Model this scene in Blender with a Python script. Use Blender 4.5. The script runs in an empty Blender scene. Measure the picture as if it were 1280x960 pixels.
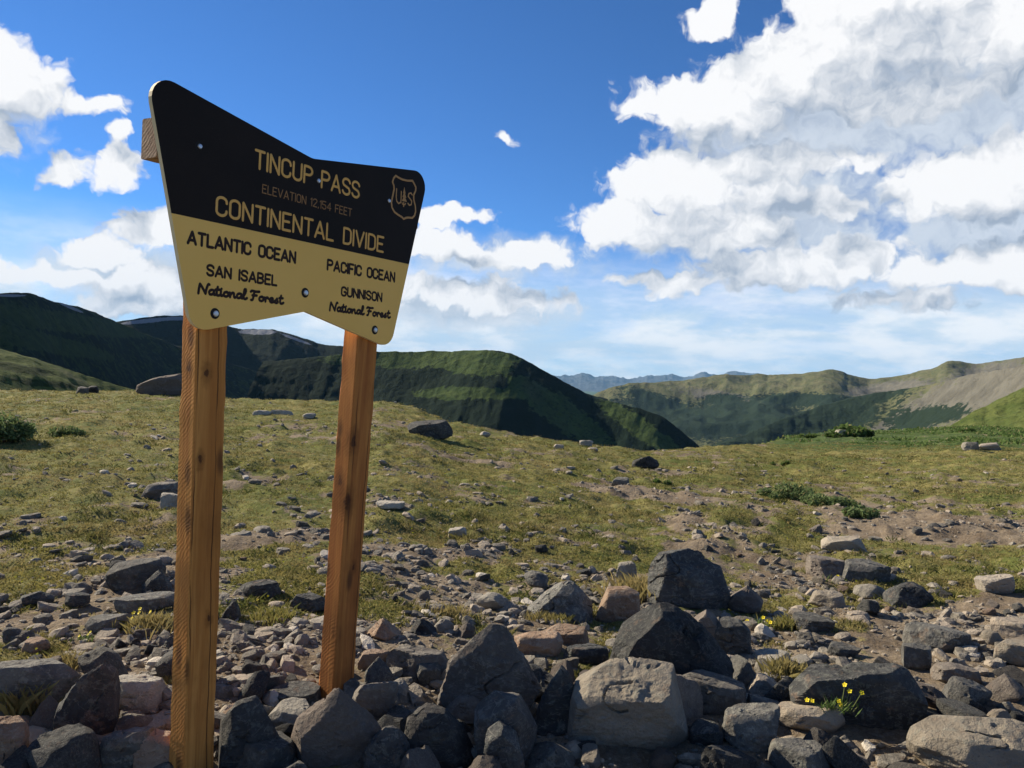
import bpy, math, random
import numpy as np
from mathutils import Vector, Matrix

sc = bpy.context.scene
COL = sc.collection
random.seed(7)
RNG = np.random.default_rng(7)

# ------------------------------------------------------------------ camera
CAM = np.array([0.0, 0.0, 1.55])
FPX = 1036.0                        # focal length in photograph pixels (1280 wide)
PITCH, ROLL = math.radians(0.6), math.radians(2.8)
fwd = np.array([0, math.cos(PITCH), -math.sin(PITCH)])
r0 = np.array([1.0, 0, 0]); u0 = np.array([0, math.sin(PITCH), math.cos(PITCH)])
rgt = math.cos(ROLL) * r0 + math.sin(ROLL) * u0
upv = -math.sin(ROLL) * r0 + math.cos(ROLL) * u0
cd = bpy.data.cameras.new('camera')
cam = bpy.data.objects.new('camera', cd); COL.objects.link(cam)
cd.sensor_width = 36; cd.lens = 36 * FPX / 1280
cd.clip_start = 0.05; cd.clip_end = 150000
cam.matrix_world = Matrix(((rgt[0], upv[0], -fwd[0], CAM[0]), (rgt[1], upv[1], -fwd[1], CAM[1]),
                           (rgt[2], upv[2], -fwd[2], CAM[2]), (0, 0, 0, 1)))
sc.camera = cam
sc.view_settings.view_transform = 'Standard'; sc.view_settings.look = 'None'
sc.view_settings.exposure = 0.9; sc.view_settings.gamma = 1.0

def ray(px, py):
    d = fwd * FPX + rgt * (px - 640) + upv * (480 - py)
    return d / np.linalg.norm(d)
def azel(px, py):
    d = ray(px, py)
    return math.atan2(d[0], d[1]), math.asin(d[2])

# ------------------------------------------------------------------ node helpers
def L(nt, a, b): nt.links.new(a, b)
def node(nt, t, **kw):
    n = nt.nodes.new(t)
    for k, v in kw.items():
        if k.startswith('_'): setattr(n, k[1:], v)
    return n
def setin(nt, sock, v):
    if isinstance(v, bpy.types.NodeSocket): nt.links.new(v, sock)
    elif v is not None: sock.default_value = v
def m(nt, op, a, b=None, c=None, clamp=False):
    n = nt.nodes.new('ShaderNodeMath'); n.operation = op; n.use_clamp = clamp
    setin(nt, n.inputs[0], a); setin(nt, n.inputs[1], b)
    if c is not None: setin(nt, n.inputs[2], c)
    return n.outputs[0]
def vm(nt, op, a, b=None):
    n = nt.nodes.new('ShaderNodeVectorMath'); n.operation = op
    setin(nt, n.inputs[0], a)
    if b is not None:
        if op == 'SCALE': setin(nt, n.inputs['Scale'], b)
        else: setin(nt, n.inputs[1], b)
    return n.outputs['Value'] if op in ('LENGTH', 'DOT_PRODUCT') else n.outputs['Vector']
def mr(nt, v, a, b, c=0.0, d=1.0, smooth=True):
    n = nt.nodes.new('ShaderNodeMapRange'); n.interpolation_type = 'SMOOTHSTEP' if smooth else 'LINEAR'
    setin(nt, n.inputs[0], v)
    n.inputs[1].default_value = a; n.inputs[2].default_value = b; n.inputs[3].default_value = c; n.inputs[4].default_value = d
    return n.outputs[0]
def mixc(nt, f, a, b, mode='MIX'):
    n = nt.nodes.new('ShaderNodeMix'); n.data_type = 'RGBA'; n.blend_type = mode
    setin(nt, n.inputs[0], f)
    for s, v in ((n.inputs[6], a), (n.inputs[7], b)):
        if isinstance(v, tuple) and len(v) == 3: v = (*v, 1)
        setin(nt, s, v)
    return n.outputs[2]
def noise(nt, vec, scale, detail=4, rough=0.5, dist=0.0, lac=2.0):
    n = nt.nodes.new('ShaderNodeTexNoise')
    setin(nt, n.inputs['Vector'], vec)
    n.inputs['Scale'].default_value = scale; n.inputs['Detail'].default_value = detail
    n.inputs['Roughness'].default_value = rough; n.inputs['Distortion'].default_value = dist
    n.inputs['Lacunarity'].default_value = lac
    return n.outputs[0]
def voronoi(nt, vec, scale, feature='F1'):
    n = nt.nodes.new('ShaderNodeTexVoronoi'); n.feature = feature
    setin(nt, n.inputs['Vector'], vec); n.inputs['Scale'].default_value = scale
    return n
def new_mat(name, rough=0.85):
    mt = bpy.data.materials.new(name); mt.use_nodes = True
    nt = mt.node_tree; b = nt.nodes['Principled BSDF']
    b.inputs['Roughness'].default_value = rough
    b.inputs['Specular IOR Level'].default_value = 0.25
    return mt, nt, b
def bump(nt, b, h, strength, dist):
    n = nt.nodes.new('ShaderNodeBump'); n.inputs['Strength'].default_value = strength
    n.inputs['Distance'].default_value = dist
    L(nt, h, n.inputs['Height']); L(nt, n.outputs[0], b.inputs['Normal'])

# ------------------------------------------------------------------ sun, sky with clouds
SUN_EL = math.radians(29); SUN_AZ = math.radians(-60)      # clockwise from +Y
S = np.array([math.sin(SUN_AZ) * math.cos(SUN_EL), math.cos(SUN_AZ) * math.cos(SUN_EL), math.sin(SUN_EL)])
sl = bpy.data.lights.new('sun', 'SUN'); sl.energy = 5.0; sl.angle = math.radians(0.5); sl.color = (1, 0.87, 0.68)
so = bpy.data.objects.new('sun', sl); COL.objects.link(so)
so.rotation_euler = Vector(S).to_track_quat('Z', 'Y').to_euler()

W = bpy.data.worlds.new('World'); sc.world = W; W.use_nodes = True
wt = W.node_tree; wt.nodes.clear()
SKY_STRENGTH = 0.05
out = wt.nodes.new('ShaderNodeOutputWorld'); bg = wt.nodes.new('ShaderNodeBackground')
bg.inputs[1].default_value = SKY_STRENGTH
L(wt, bg.outputs[0], out.inputs[0])
sky = wt.nodes.new('ShaderNodeTexSky'); sky.sky_type = 'NISHITA'; sky.sun_disc = False
sky.sun_elevation = SUN_EL; sky.sun_rotation = SUN_AZ; sky.altitude = 3700
sky.air_density = 1.0; sky.dust_density = 0.4; sky.ozone_density = 2.2

# cloud puffs: centre and radii as bearings over the horizon (degrees = photo px / 18.1), weight
PUFFS = [
 (1290, 20, 160, 50, 1.0), (1080, 52, 120, 52, 1.1), (985, 95, 90, 46, 1.0), (865, 128, 72, 28, .9), (925, 140, 80, 34, .9),
 (1130, 120, 110, 24, .9), (1110, -10, 120, 40, 1.0), (1040, 40, 60, 40, .9), (815, 130, 42, 13, .9),
 (850, 232, 95, 42, 1.1), (960, 205, 110, 20, 1.0), (785, 278, 66, 28, 1.0), (890, 285, 105, 32, 1.1), (950, 245, 60, 22, 1.0),
 (1215, 232, 88, 38, 1.3), (1290, 205, 60, 34, 1.1), (1040, 258, 38, 22, 1.2), (1075, 200, 20, 10, .8),
 (965, 336, 120, 24, 1.0), (850, 354, 70, 14, .8), (1070, 318, 60, 18, .8), (1205, 338, 98, 22, 1.3), (1290, 322, 60, 22, 1.0),
 (893, 20, 28, 22, .9), (635, 171, 14, 9, .8), 
 (-8, 98, 62, 42, 1.2), (-8, 160, 30, 30, 1.0), (117, 132, 30, 13, .9), (138, 208, 30, 24, 1.0), (73, 213, 19, 17, .8), (150, 170, 9, 11, .7),
 (205, 288, 50, 24, 1.1), (130, 318, 44, 17, 1.1), (70, 347, 130, 10, 1.0), (200, 355, 75, 24, 1.1), (175, 385, 65, 14, 1.0),
 (556, 272, 54, 15, 1.1), (645, 318, 86, 17, 1.2), (555, 306, 60, 18, 1.1), (600, 370, 110, 20, .8),

 (1120, 375, 70, 10, .5),
]
def n2d(nt, vec, scale, detail=4, rough=.5, dist=0.0, color=False):
    n = nt.nodes.new('ShaderNodeTexNoise'); n.noise_dimensions = '2D'
    L(nt, vec, n.inputs['Vector']); n.inputs['Scale'].default_value = scale; n.inputs['Detail'].default_value = detail
    n.inputs['Roughness'].default_value = rough; n.inputs['Distortion'].default_value = dist
    return n.outputs['Color' if color else 0]
def new_group(name, outs):
    g = bpy.data.node_groups.new(name, 'ShaderNodeTree')
    g.interface.new_socket('P', in_out='INPUT', socket_type='NodeSocketVector')
    for o in outs: g.interface.new_socket(o, in_out='OUTPUT', socket_type='NodeSocketFloat')
    return g, g.nodes.new('NodeGroupInput').outputs[0], g.nodes.new('NodeGroupOutput')
SOFT = [(1180, 95, 260, 100, 1.1), (1010, 165, 170, 50, .9), (980, 262, 160, 72, .9), (1075, 325, 130, 30, .5), (1240, 285, 110, 55, .9), (850, 295, 85, 36, .7),
        (620, 318, 130, 28, .7), (180, 350, 110, 42, .8), (-5, 125, 62, 60, .7), (560, 380, 170, 35, .7)]
def bulk_group(name, puffs):
    """where the clouds lie"""
    g, P, go = new_group(name, ['B'])
    acc = None
    for cx, cy, rx, ry, wgt in puffs:
        a, e = azel(cx, cy)
        n = g.nodes.new('ShaderNodeVectorMath'); n.operation = 'MULTIPLY_ADD'; L(g, P, n.inputs[0])
        kx, ky = 18.1 / rx, 18.1 / ry
        n.inputs[1].default_value = (kx, ky, 0); n.inputs[2].default_value = (-math.degrees(a) * kx, -math.degrees(e) * ky, 0)
        v = m(g, 'MULTIPLY_ADD', vm(g, 'LENGTH', n.outputs[0]), -wgt, wgt)
        acc = v if acc is None else m(g, 'SMOOTH_MAX', acc, v, .16)
    acc = m(g, 'MAXIMUM', acc, -0.7)
    sx = g.nodes.new('ShaderNodeSeparateXYZ'); L(g, P, sx.inputs[0])
    o = m(g, 'MAXIMUM', mr(g, m(g, 'ABSOLUTE', sx.outputs[0]), 34, 46), mr(g, sx.outputs[1], 30, 42))
    gen = m(g, 'MULTIPLY_ADD', n2d(g, P, 0.045, 3), 5.5, -3.7)
    gen = m(g, 'MULTIPLY', gen, mr(g, sx.outputs[1], 70, 85, 1, 0))
    acc = m(g, 'ADD', m(g, 'MULTIPLY', acc, m(g, 'SUBTRACT', 1.0, o)), m(g, 'MULTIPLY', gen, o))
    L(g, acc, go.inputs[0]); return g
def puff_group():
    """cauliflower detail of the cloud edges"""
    g, P, go = new_group('cloud_detail', ['T'])
    st = vm(g, 'MULTIPLY', P, (1, 1.1, 1))
    vo = g.nodes.new('ShaderNodeTexVoronoi'); vo.feature = 'F1'; vo.voronoi_dimensions = '2D'; L(g, st, vo.inputs['Vector'])
    vo.inputs['Scale'].default_value = .42; vo.inputs['Detail'].default_value = 3; vo.inputs['Roughness'].default_value = .5
    vo.inputs['Lacunarity'].default_value = 2.2; vo.normalize = True
    n1 = n2d(g, st, 0.42, 7, .58)
    T = m(g, 'ADD', m(g, 'MULTIPLY_ADD', vo.outputs['Distance'], -1.5, .60), m(g, 'MULTIPLY_ADD', n1, .9, -.45))
    L(g, T, go.inputs[0]); return g
tc = wt.nodes.new('ShaderNodeTexCoord')
dirv = vm(wt, 'NORMALIZE', tc.outputs['Generated'])
sp = wt.nodes.new('ShaderNodeSeparateXYZ'); L(wt, dirv, sp.inputs[0])
azn = m(wt, 'DEGREES', m(wt, 'ARCTAN2', sp.outputs[0], sp.outputs[1]))
eln = m(wt, 'DEGREES', m(wt, 'ARCSINE', sp.outputs[2]))
cb = wt.nodes.new('ShaderNodeCombineXYZ'); L(wt, azn, cb.inputs[0]); L(wt, eln, cb.inputs[1])
P = cb.outputs[0]
PW_ = vm(wt, 'ADD', P, vm(wt, 'SCALE', vm(wt, 'SUBTRACT', n2d(wt, P, .5, 3, .5, 0, True), (.5, .5, .5)), 2.0))
bg_, pg_ = bulk_group('cloud_bulk', PUFFS), puff_group()
sg_ = bulk_group('soft_cloud', SOFT)
def cf(grp, vec):
    n = wt.nodes.new('ShaderNodeGroup'); n.node_tree = grp; L(wt, vec, n.inputs[0]); return n.outputs[0]
B0 = cf(bg_, PW_); B1 = cf(bg_, vm(wt, 'ADD', PW_, (-1.6, 2.6, 0)))
T0 = cf(pg_, PW_); T1 = cf(pg_, vm(wt, 'ADD', PW_, (-0.45, 0.8, 0)))
F0 = m(wt, 'ADD', B0, T0)
cover = mr(wt, F0, -0.06, 0.34)
small = m(wt, 'MULTIPLY', m(wt, 'SUBTRACT', T0, T1), 0.62)
big = m(wt, 'MULTIPLY', m(wt, 'SUBTRACT', B0, B1), 0.75)
thick = m(wt, 'ADD', mr(wt, F0, 0.2, 1.3, 0.0, 0.16), mr(wt, n2d(wt, vm(wt, 'MULTIPLY', P, (.6, 1.2, 1)), .22, 4), .42, .62, 0, .22))
fine = m(wt, 'MULTIPLY_ADD', n2d(wt, PW_, 1.1, 5, .6), .7, -.35)
lum = m(wt, 'SUBTRACT', m(wt, 'ADD', m(wt, 'ADD', 0.72, fine), m(wt, 'ADD', small, big)), thick)
lum = m(wt, 'MAXIMUM', m(wt, 'MINIMUM', lum, 1.0), 0.0)
ccol = mixc(wt, lum, (3.9, 4.7, 5.9), (10.7, 10.7, 10.8))
S0 = m(wt, 'MULTIPLY_ADD', T0, .55, cf(sg_, PW_))
soft = m(wt, 'MULTIPLY', mr(wt, S0, -0.05, 0.5), .92)
scol = mixc(wt, mr(wt, T0, -.35, .35), (5.2, 6.0, 7.2), (7.4, 8.1, 9.0))
# thin veil low over the horizon
sv = vm(wt, 'MULTIPLY', P, (0.5, 1.6, 1))
vn = n2d(wt, sv, 0.16, 5, .6, .4)
veil = m(wt, 'MULTIPLY', mr(wt, eln, 4.5, 10.0, 1.0, 0.0), mr(wt, vn, .34, .54, .70, 1.0))
veil = m(wt, 'MULTIPLY', veil, 0.95)
vn2 = n2d(wt, vm(wt, 'MULTIPLY', P, (0.6, 2.1, 1)), 0.27, 6, .62)
vcol = mixc(wt, mr(wt, vn2, .36, .66), (7.0, 8.5, 9.9), (10.8, 11.0, 11.1))
skyc = mixc(wt, 1.0, sky.outputs[0], (0.56, 1.05, 1.56), 'MULTIPLY')
c1 = mixc(wt, veil, skyc, vcol)
c2 = mixc(wt, cover, mixc(wt, soft, c1, scol), ccol)
L(wt, c2, bg.inputs[0])
W.cycles.sampling_method = 'MANUAL'; W.cycles.sample_map_resolution = 512

# ------------------------------------------------------------------ numpy noise
def _h(ix, iy, iz, seed):
    with np.errstate(over='ignore'):
        v = (ix.astype(np.int64) * 374761393 + iy.astype(np.int64) * 668265263 + iz.astype(np.int64) * 2147483647 + seed * 1274126177) & 0xffffffff
        v = ((v ^ (v >> 13)) * 1274126177) & 0xffffffff
        v = v ^ (v >> 16)
    return (v & 0xffffff) / float(0xffffff)
def vn3(x, y, z=None, seed=0):
    x = np.asarray(x, float); y = np.asarray(y, float)
    if z is None:
        ix = np.floor(x); iy = np.floor(y); fx = x - ix; fy = y - iy
        fx = fx * fx * (3 - 2 * fx); fy = fy * fy * (3 - 2 * fy)
        o = np.zeros_like(ix)
        a = _h(ix, iy, o, seed); b = _h(ix + 1, iy, o, seed); c = _h(ix, iy + 1, o, seed); d = _h(ix + 1, iy + 1, o, seed)
        return (a * (1 - fx) + b * fx) * (1 - fy) + (c * (1 - fx) + d * fx) * fy
    ix = np.floor(x); iy = np.floor(y); iz = np.floor(z); fx = x - ix; fy = y - iy; fz = z - iz
    fx = fx * fx * (3 - 2 * fx); fy = fy * fy * (3 - 2 * fy); fz = fz * fz * (3 - 2 * fz)
    r = 0
    for dz in (0, 1):
        a = _h(ix, iy, iz + dz, seed); b = _h(ix + 1, iy, iz + dz, seed); c = _h(ix, iy + 1, iz + dz, seed); d = _h(ix + 1, iy + 1, iz + dz, seed)
        r = r + ((a * (1 - fx) + b * fx) * (1 - fy) + (c * (1 - fx) + d * fx) * fy) * (fz if dz else 1 - fz)
    return r
def fbm(x, y, z=None, seed=0, oct=4, rough=.5, ridged=False):
    r = 0; a = 1; t = 0; f = 1
    for o in range(oct):
        n = vn3(x * f + 13.7 * o, y * f - 7.1 * o, None if z is None else z * f + 3.3 * o, seed + o)
        if ridged: n = 1 - np.abs(2 * n - 1)
        r = r + a * n; t += a; a *= rough; f *= 2.03
    return r / t
def sstep(a, b, x):
    t = np.clip((x - a) / (b - a), 0, 1); return t * t * (3 - 2 * t)

# ------------------------------------------------------------------ object helpers
def mesh_np(name, V, Fc, mats, parent=None, smooth=True, attrs=None, midx=None, sharp=None):
    """V (n,3), Fc (k,3) or (k,4) array"""
    me = bpy.data.meshes.new(name)
    V = np.asarray(V, np.float32); Fc = np.asarray(Fc, np.int32)
    k = Fc.shape[1]
    me.vertices.add(len(V)); me.vertices.foreach_set('co', V.ravel())
    me.loops.add(Fc.size); me.loops.foreach_set('vertex_index', Fc.ravel())
    me.polygons.add(len(Fc)); me.polygons.foreach_set('loop_start', np.arange(0, Fc.size, k, dtype=np.int32))
    me.polygons.foreach_set('use_smooth', np.full(len(Fc), smooth))
    for mt in (mats if isinstance(mats, (list, tuple)) else [mats]): me.materials.append(mt)
    if midx is not None: me.polygons.foreach_set('material_index', np.asarray(midx, np.int32))
    if attrs:
        for an, av in attrs.items():
            a = me.attributes.new(an, 'FLOAT', 'POINT'); a.data.foreach_set('value', np.asarray(av, np.float32).ravel())
    me.update(calc_edges=True); me.validate()
    if sharp is not None: me.set_sharp_from_angle(angle=math.radians(sharp))
    o = bpy.data.objects.new(name, me); COL.objects.link(o)
    if parent is not None: o.parent = parent
    return o
def tag(o, label=None, cat=None, group=None, kind=None):
    if label: o['label'] = label
    if cat: o['category'] = cat
    if group: o['group'] = group
    if kind: o['kind'] = kind
    return o
def empty(name, loc=(0, 0, 0), rot=None):
    o = bpy.data.objects.new(name, None); COL.objects.link(o); o.location = loc
    if rot is not None: o.rotation_euler = rot
    o.empty_display_size = .1
    return o

class MB:
    """collects pieces for one mesh (triangles and quads)"""
    def __init__(s): s.v = []; s.f = []; s.n = 0; s.mi = []
    def add(s, V, Fc, mi=0):
        V = np.asarray(V, float)
        s.v.append(V)
        for q in Fc: s.f.append(tuple(int(i) + s.n for i in q)); s.mi.append(mi)
        s.n += len(V)
    def build(s, name, mats, parent=None, smooth=False, bevel=0, sharp=None):
        me = bpy.data.meshes.new(name)
        me.from_pydata(np.vstack(s.v).tolist(), [], s.f)
        for mt in (mats if isinstance(mats, (list, tuple)) else [mats]): me.materials.append(mt)
        me.polygons.foreach_set('material_index', s.mi)
        me.polygons.foreach_set('use_smooth', [smooth] * len(s.f))
        me.update()
        if sharp is not None: me.set_sharp_from_angle(angle=math.radians(sharp))
        o = bpy.data.objects.new(name, me); COL.objects.link(o)
        if parent is not None: o.parent = parent
        if bevel:
            b = o.modifiers.new('bevel', 'BEVEL'); b.width = bevel; b.segments = 2; b.limit_method = 'ANGLE'
        return o

# ------------------------------------------------------------------ materials
def rock_mat(name, c1, c2, cl, island=False, strata=.35):
    mt, nt, b = new_mat(name, .88)
    t = nt.nodes.new('ShaderNodeTexCoord')
    oi = nt.nodes.new('ShaderNodeObjectInfo')
    if island:
        g = nt.nodes.new('ShaderNodeNewGeometry'); rnd = g.outputs['Random Per Island']; vec = t.outputs['Object']
    else:
        rnd = oi.outputs['Random']
        off = nt.nodes.new('ShaderNodeCombineXYZ'); L(nt, m(nt, 'MULTIPLY', rnd, 57.0), off.inputs[0]); L(nt, m(nt, 'MULTIPLY', rnd, 31.0), off.inputs[2])
        vec = vm(nt, 'ADD', t.outputs['Object'], off.outputs[0])
    n1 = noise(nt, vec, 6, 6, .6, .5); n2 = noise(nt, vec, 32, 6, .65); n3 = noise(nt, vec, 150, 3, .6)
    col = mixc(nt, mr(nt, n1, .35, .65), c1, c2)
    # pale lichen, mineral specks, rusty tinge
    col = mixc(nt, m(nt, 'MULTIPLY', mr(nt, n2, .52, .62), .55), col, cl)
    col = mixc(nt, m(nt, 'MULTIPLY', mr(nt, noise(nt, vec, 14, 5, .7), .56, .70), .5), col, (.19, .125, .08))
    col = mixc(nt, m(nt, 'MULTIPLY', mr(nt, n3, .58, .70), .45), col, (.05, .05, .05))
    vein = noise(nt, vm(nt, 'MULTIPLY', vec, (1, 1, 2.5)), 4, 4, .6, 1.5)
    col = mixc(nt, m(nt, 'MULTIPLY', mr(nt, m(nt, 'ABSOLUTE', m(nt, 'SUBTRACT', vein, .52)), .012, .002), .22), col, (.34, .32, .27))
    wv = nt.nodes.new('ShaderNodeTexWave'); wv.wave_type = 'BANDS'; wv.bands_direction = 'Z'
    L(nt, vm(nt, 'MULTIPLY', vec, (.35, .25, 1)), wv.inputs['Vector']); wv.inputs['Scale'].default_value = 5; wv.inputs['Distortion'].default_value = 16; wv.inputs['Detail'].default_value = 4
    wv.inputs['Detail Roughness'].default_value = .7
    col = mixc(nt, m(nt, 'MULTIPLY', wv.outputs['Fac'], strata * .6), col, mixc(nt, .5, col, (.07, .07, .075)))
    br = m(nt, 'MULTIPLY_ADD', rnd, .65, .68)
    bc = nt.nodes.new('ShaderNodeCombineXYZ')
    for i in range(3): L(nt, br, bc.inputs[i])
    col = mixc(nt, 1.0, col, bc.outputs[0], 'MULTIPLY')
    if island:
        r2 = m(nt, 'FRACT', m(nt, 'MULTIPLY', rnd, 17.3))
        col = mixc(nt, m(nt, 'MULTIPLY', mr(nt, r2, .45, .95), .75), col, (.36, .30, .23))
        col = mixc(nt, mr(nt, m(nt, 'FRACT', m(nt, 'MULTIPLY', rnd, 41.7)), .96, .97), col, (.46, .42, .35))
    else:
        r2 = m(nt, 'FRACT', m(nt, 'MULTIPLY', rnd, 17.3))
        col = mixc(nt, m(nt, 'MULTIPLY', mr(nt, r2, .6, 1.0), .30), col, (.33, .25, .19))
    L(nt, col, b.inputs['Base Color'])
    h = m(nt, 'ADD', m(nt, 'MULTIPLY', n2, .5), m(nt, 'ADD', m(nt, 'MULTIPLY', n1, .7), m(nt, 'ADD', m(nt, 'MULTIPLY', n3, .12), m(nt, 'MULTIPLY', wv.outputs['Fac'], .04))))
    bump(nt, b, h, 1.0, .035)
    return mt
ROCK = {
 'grey': rock_mat('grey_rock', (.075, .074, .067), (.14, .135, .118), (.24, .24, .20)),
 'dark': rock_mat('dark_rock', (.028, .030, .030), (.060, .061, .057), (.125, .13, .11)),
 'pale': rock_mat('pale_rock', (.24, .22, .18), (.31, .285, .235), (.39, .37, .31), strata=.2),
 'rusty': rock_mat('rusty_rock', (.19, .125, .08), (.26, .18, .12), (.30, .26, .20), strata=.25),
 'tan': rock_mat('tan_rock', (.20, .172, .13), (.27, .235, .18), (.20, .20, .165), strata=.3),
}
STONE = rock_mat('stone_fragments', (.10, .092, .076), (.21, .19, .155), (.31, .285, .235), island=True, strata=.15)

def ground_mat():
    mt, nt, b = new_mat('alpine_ground', .95)
    b.inputs['Specular IOR Level'].default_value = .1
    g = nt.nodes.new('ShaderNodeNewGeometry'); pos = g.outputs['Position']
    at = nt.nodes.new('ShaderNodeAttribute'); at.attribute_name = 'turf'; turf = at.outputs['Fac']
    a2 = nt.nodes.new('ShaderNodeAttribute'); a2.attribute_name = 'willow'
    n05 = noise(nt, pos, .5, 4, .6); n2 = noise(nt, pos, 2.2, 6, .6, .4); n9 = noise(nt, pos, 9, 6, .65); n40 = noise(nt, pos, 42, 5, .7); n160 = noise(nt, pos, 170, 3, .6)
    soil = mixc(nt, mr(nt, n2, .35, .65), (.145, .11, .072), (.26, .21, .145))
    soil = mixc(nt, m(nt, 'MULTIPLY', mr(nt, n40, .5, .68), .6), soil, (.30, .245, .18))
    soil = mixc(nt, m(nt, 'MULTIPLY', mr(nt, n40, .47, .33), .6), soil, (.07, .055, .045))
    soil = mixc(nt, m(nt, 'MULTIPLY', mr(nt, n160, .6, .72), .6), soil, (.36, .34, .31))
    vo = voronoi(nt, vm(nt, 'MULTIPLY', pos, (1, 1, 0)), 26)
    soil = mixc(nt, m(nt, 'MULTIPLY', mr(nt, vo.outputs['Distance'], .42, .25), .5), soil, (.20, .17, .145))
    gr = mixc(nt, mr(nt, n05, .35, .68), (.125, .14, .035), (.25, .22, .08))
    gr = mixc(nt, m(nt, 'MULTIPLY', mr(nt, n2, .42, .66), .75), gr, (.07, .10, .027))
    gr = mixc(nt, m(nt, 'MULTIPLY', mr(nt, n9, .5, .68), .6), gr, (.25, .20, .10))
    gr = mixc(nt, m(nt, 'MULTIPLY', mr(nt, n9, .46, .32), .7), gr, (.035, .05, .016))
    gr = mixc(nt, m(nt, 'MULTIPLY', mr(nt, n40, .55, .72), .5), gr, (.25, .24, .12))
    gr = mixc(nt, mr(nt, a2.outputs['Fac'], .2, .8), gr, mixc(nt, mr(nt, n2, .4, .6), (.045, .075, .022), (.085, .12, .035)))
    f = m(nt, 'ADD', turf, m(nt, 'MULTIPLY_ADD', n9, .9, -.45))
    f = m(nt, 'ADD', f, m(nt, 'MULTIPLY_ADD', n40, .5, -.25))
    f = mr(nt, f, .42, .58)
    L(nt, mixc(nt, f, soil, gr), b.inputs['Base Color'])
    h = m(nt, 'ADD', m(nt, 'MULTIPLY', n9, 1.0), m(nt, 'ADD', m(nt, 'MULTIPLY', n40, .45), m(nt, 'MULTIPLY', n160, .15)))
    bump(nt, b, h, 1.0, .05)
    return mt
GROUND = ground_mat()

def mountain_mat(name, green1, green2, dark, scree, haze_rough=.95, sc_=1.0):
    mt, nt, b = new_mat(name, .95); b.inputs['Specular IOR Level'].default_value = 0.05
    g = nt.nodes.new('ShaderNodeNewGeometry'); pos = g.outputs['Position']
    def A(n):
        a = nt.nodes.new('ShaderNodeAttribute'); a.attribute_name = n; return a.outputs['Fac']
    nL = noise(nt, pos, .006 * sc_, 6, .6, .5); nM = noise(nt, pos, .03 * sc_, 6, .65, .3); nS = noise(nt, pos, .12 * sc_, 5, .7)
    c = mixc(nt, mr(nt, nM, .35, .65), green1, green2)
    c = mixc(nt, m(nt, 'MULTIPLY', mr(nt, nL, .55, .7), .35), c, scree)
    c = mixc(nt, m(nt, 'MULTIPLY', mr(nt, nS, .5, .62), .55), c, dark)
    jig = m(nt, 'ADD', m(nt, 'MULTIPLY_ADD', nM, 1.0, -.5), m(nt, 'MULTIPLY_ADD', nS, 1.1, -.55))
    fs = mr(nt, m(nt, 'ADD', A('scree'), jig), .42, .6)
    sc2 = mixc(nt, mr(nt, nM, .35, .65), scree, tuple(x * .72 for x in scree))
    c = mixc(nt, fs, c, sc2)
    ff = mr(nt, m(nt, 'ADD', A('forest'), jig), .42, .56)  # forest, plus shade painted on the left mountains and mesa
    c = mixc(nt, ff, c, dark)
    fn = mr(nt, m(nt, 'ADD', A('snow'), m(nt, 'MULTIPLY', jig, .5)), .45, .55)
    c = mixc(nt, fn, c, (.20, .21, .23))
    L(nt, c, b.inputs['Base Color'])
    bump(nt, b, m(nt, 'ADD', m(nt, 'MULTIPLY', nM, 1.0), m(nt, 'MULTIPLY', nS, .5)), 1.0, 5.5 / sc_)
    return mt

# ------------------------------------------------------------------ ground height
# bearing of the crest of the pass: photo px, py, metres away
CREST = [(-900, 470, 40), (-400, 478, 34), (0, 489, 30), (150, 489, 29), (220, 493, 28), (300, 499, 28), (420, 502, 27), (480, 502, 26), (520, 511, 25),
         (560, 527, 24), (620, 540, 23), (700, 552, 22), (760, 560, 22), (800, 565, 22), (840, 562, 24), (900, 558, 27), (950, 556, 32),
         (1000, 546, 45), (1055, 538, 58), (1130, 538, 60), (1210, 533, 60), (1280, 535, 60), (1500, 533, 60), (2300, 520, 60)]
_ca, _cz, _cD = [], [], []
for px, py, D in CREST:
    a, e = azel(px, py); _ca.append(a); _cD.append(D); _cz.append(CAM[2] + D * math.tan(e))
_ca = np.array(_ca); _cz = np.array(_cz); _cD = np.array(_cD, float)
def ground_z(x, y, fine=True):
    x = np.asarray(x, float); y = np.asarray(y, float)
    r = np.hypot(x, y); az = np.arctan2(x, y)
    k = sstep(math.radians(50), math.radians(110), np.abs(az))
    Dc = np.interp(az, _ca, _cD); zc = np.interp(az, _ca, _cz)
    Dc = Dc * (1 - k) + 60 * k; zc = zc * (1 - k)
    t = r / Dc
    z_in = zc * np.clip(t, 0, 1) ** 1.3
    q = np.maximum(r - Dc, 0)
    z_out = zc - .10 * q - .0025 * np.minimum(q, 60) ** 2 - .3 * np.maximum(q - 60, 0)
    z = np.where(t < 1, z_in, z_out)
    z = z - .15 * (1 - sstep(2.7, 4.2, r)) * (1 - k)
    z = np.maximum(z, -460 + 6 * fbm(x * .01, y * .01, seed=5, oct=3))
    near = np.clip(1 - q / 40, 0, 1)
    env = sstep(1.5, 6, r) * near
    z = z + env * (.10 * (fbm(x * .45, y * .45, seed=3, oct=3) - .5) * np.clip(1.3 - t, .25, 1) * 2)
    if fine:
        e2 = near
        z = z + e2 * (.09 * (fbm(x * 1.7, y * 1.7, seed=11, oct=4, rough=.55) - .5) + .034 * (fbm(x * 9, y * 9, seed=21, oct=3, rough=.6) - .5) + .22 * sstep(4, 9, r) * (np.maximum(fbm(x * 2.6, y * 2.6, seed=23, oct=3, rough=.5), .45) - .5))
    return z
_T = np.geomspace(.8, 90, 900)
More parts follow.
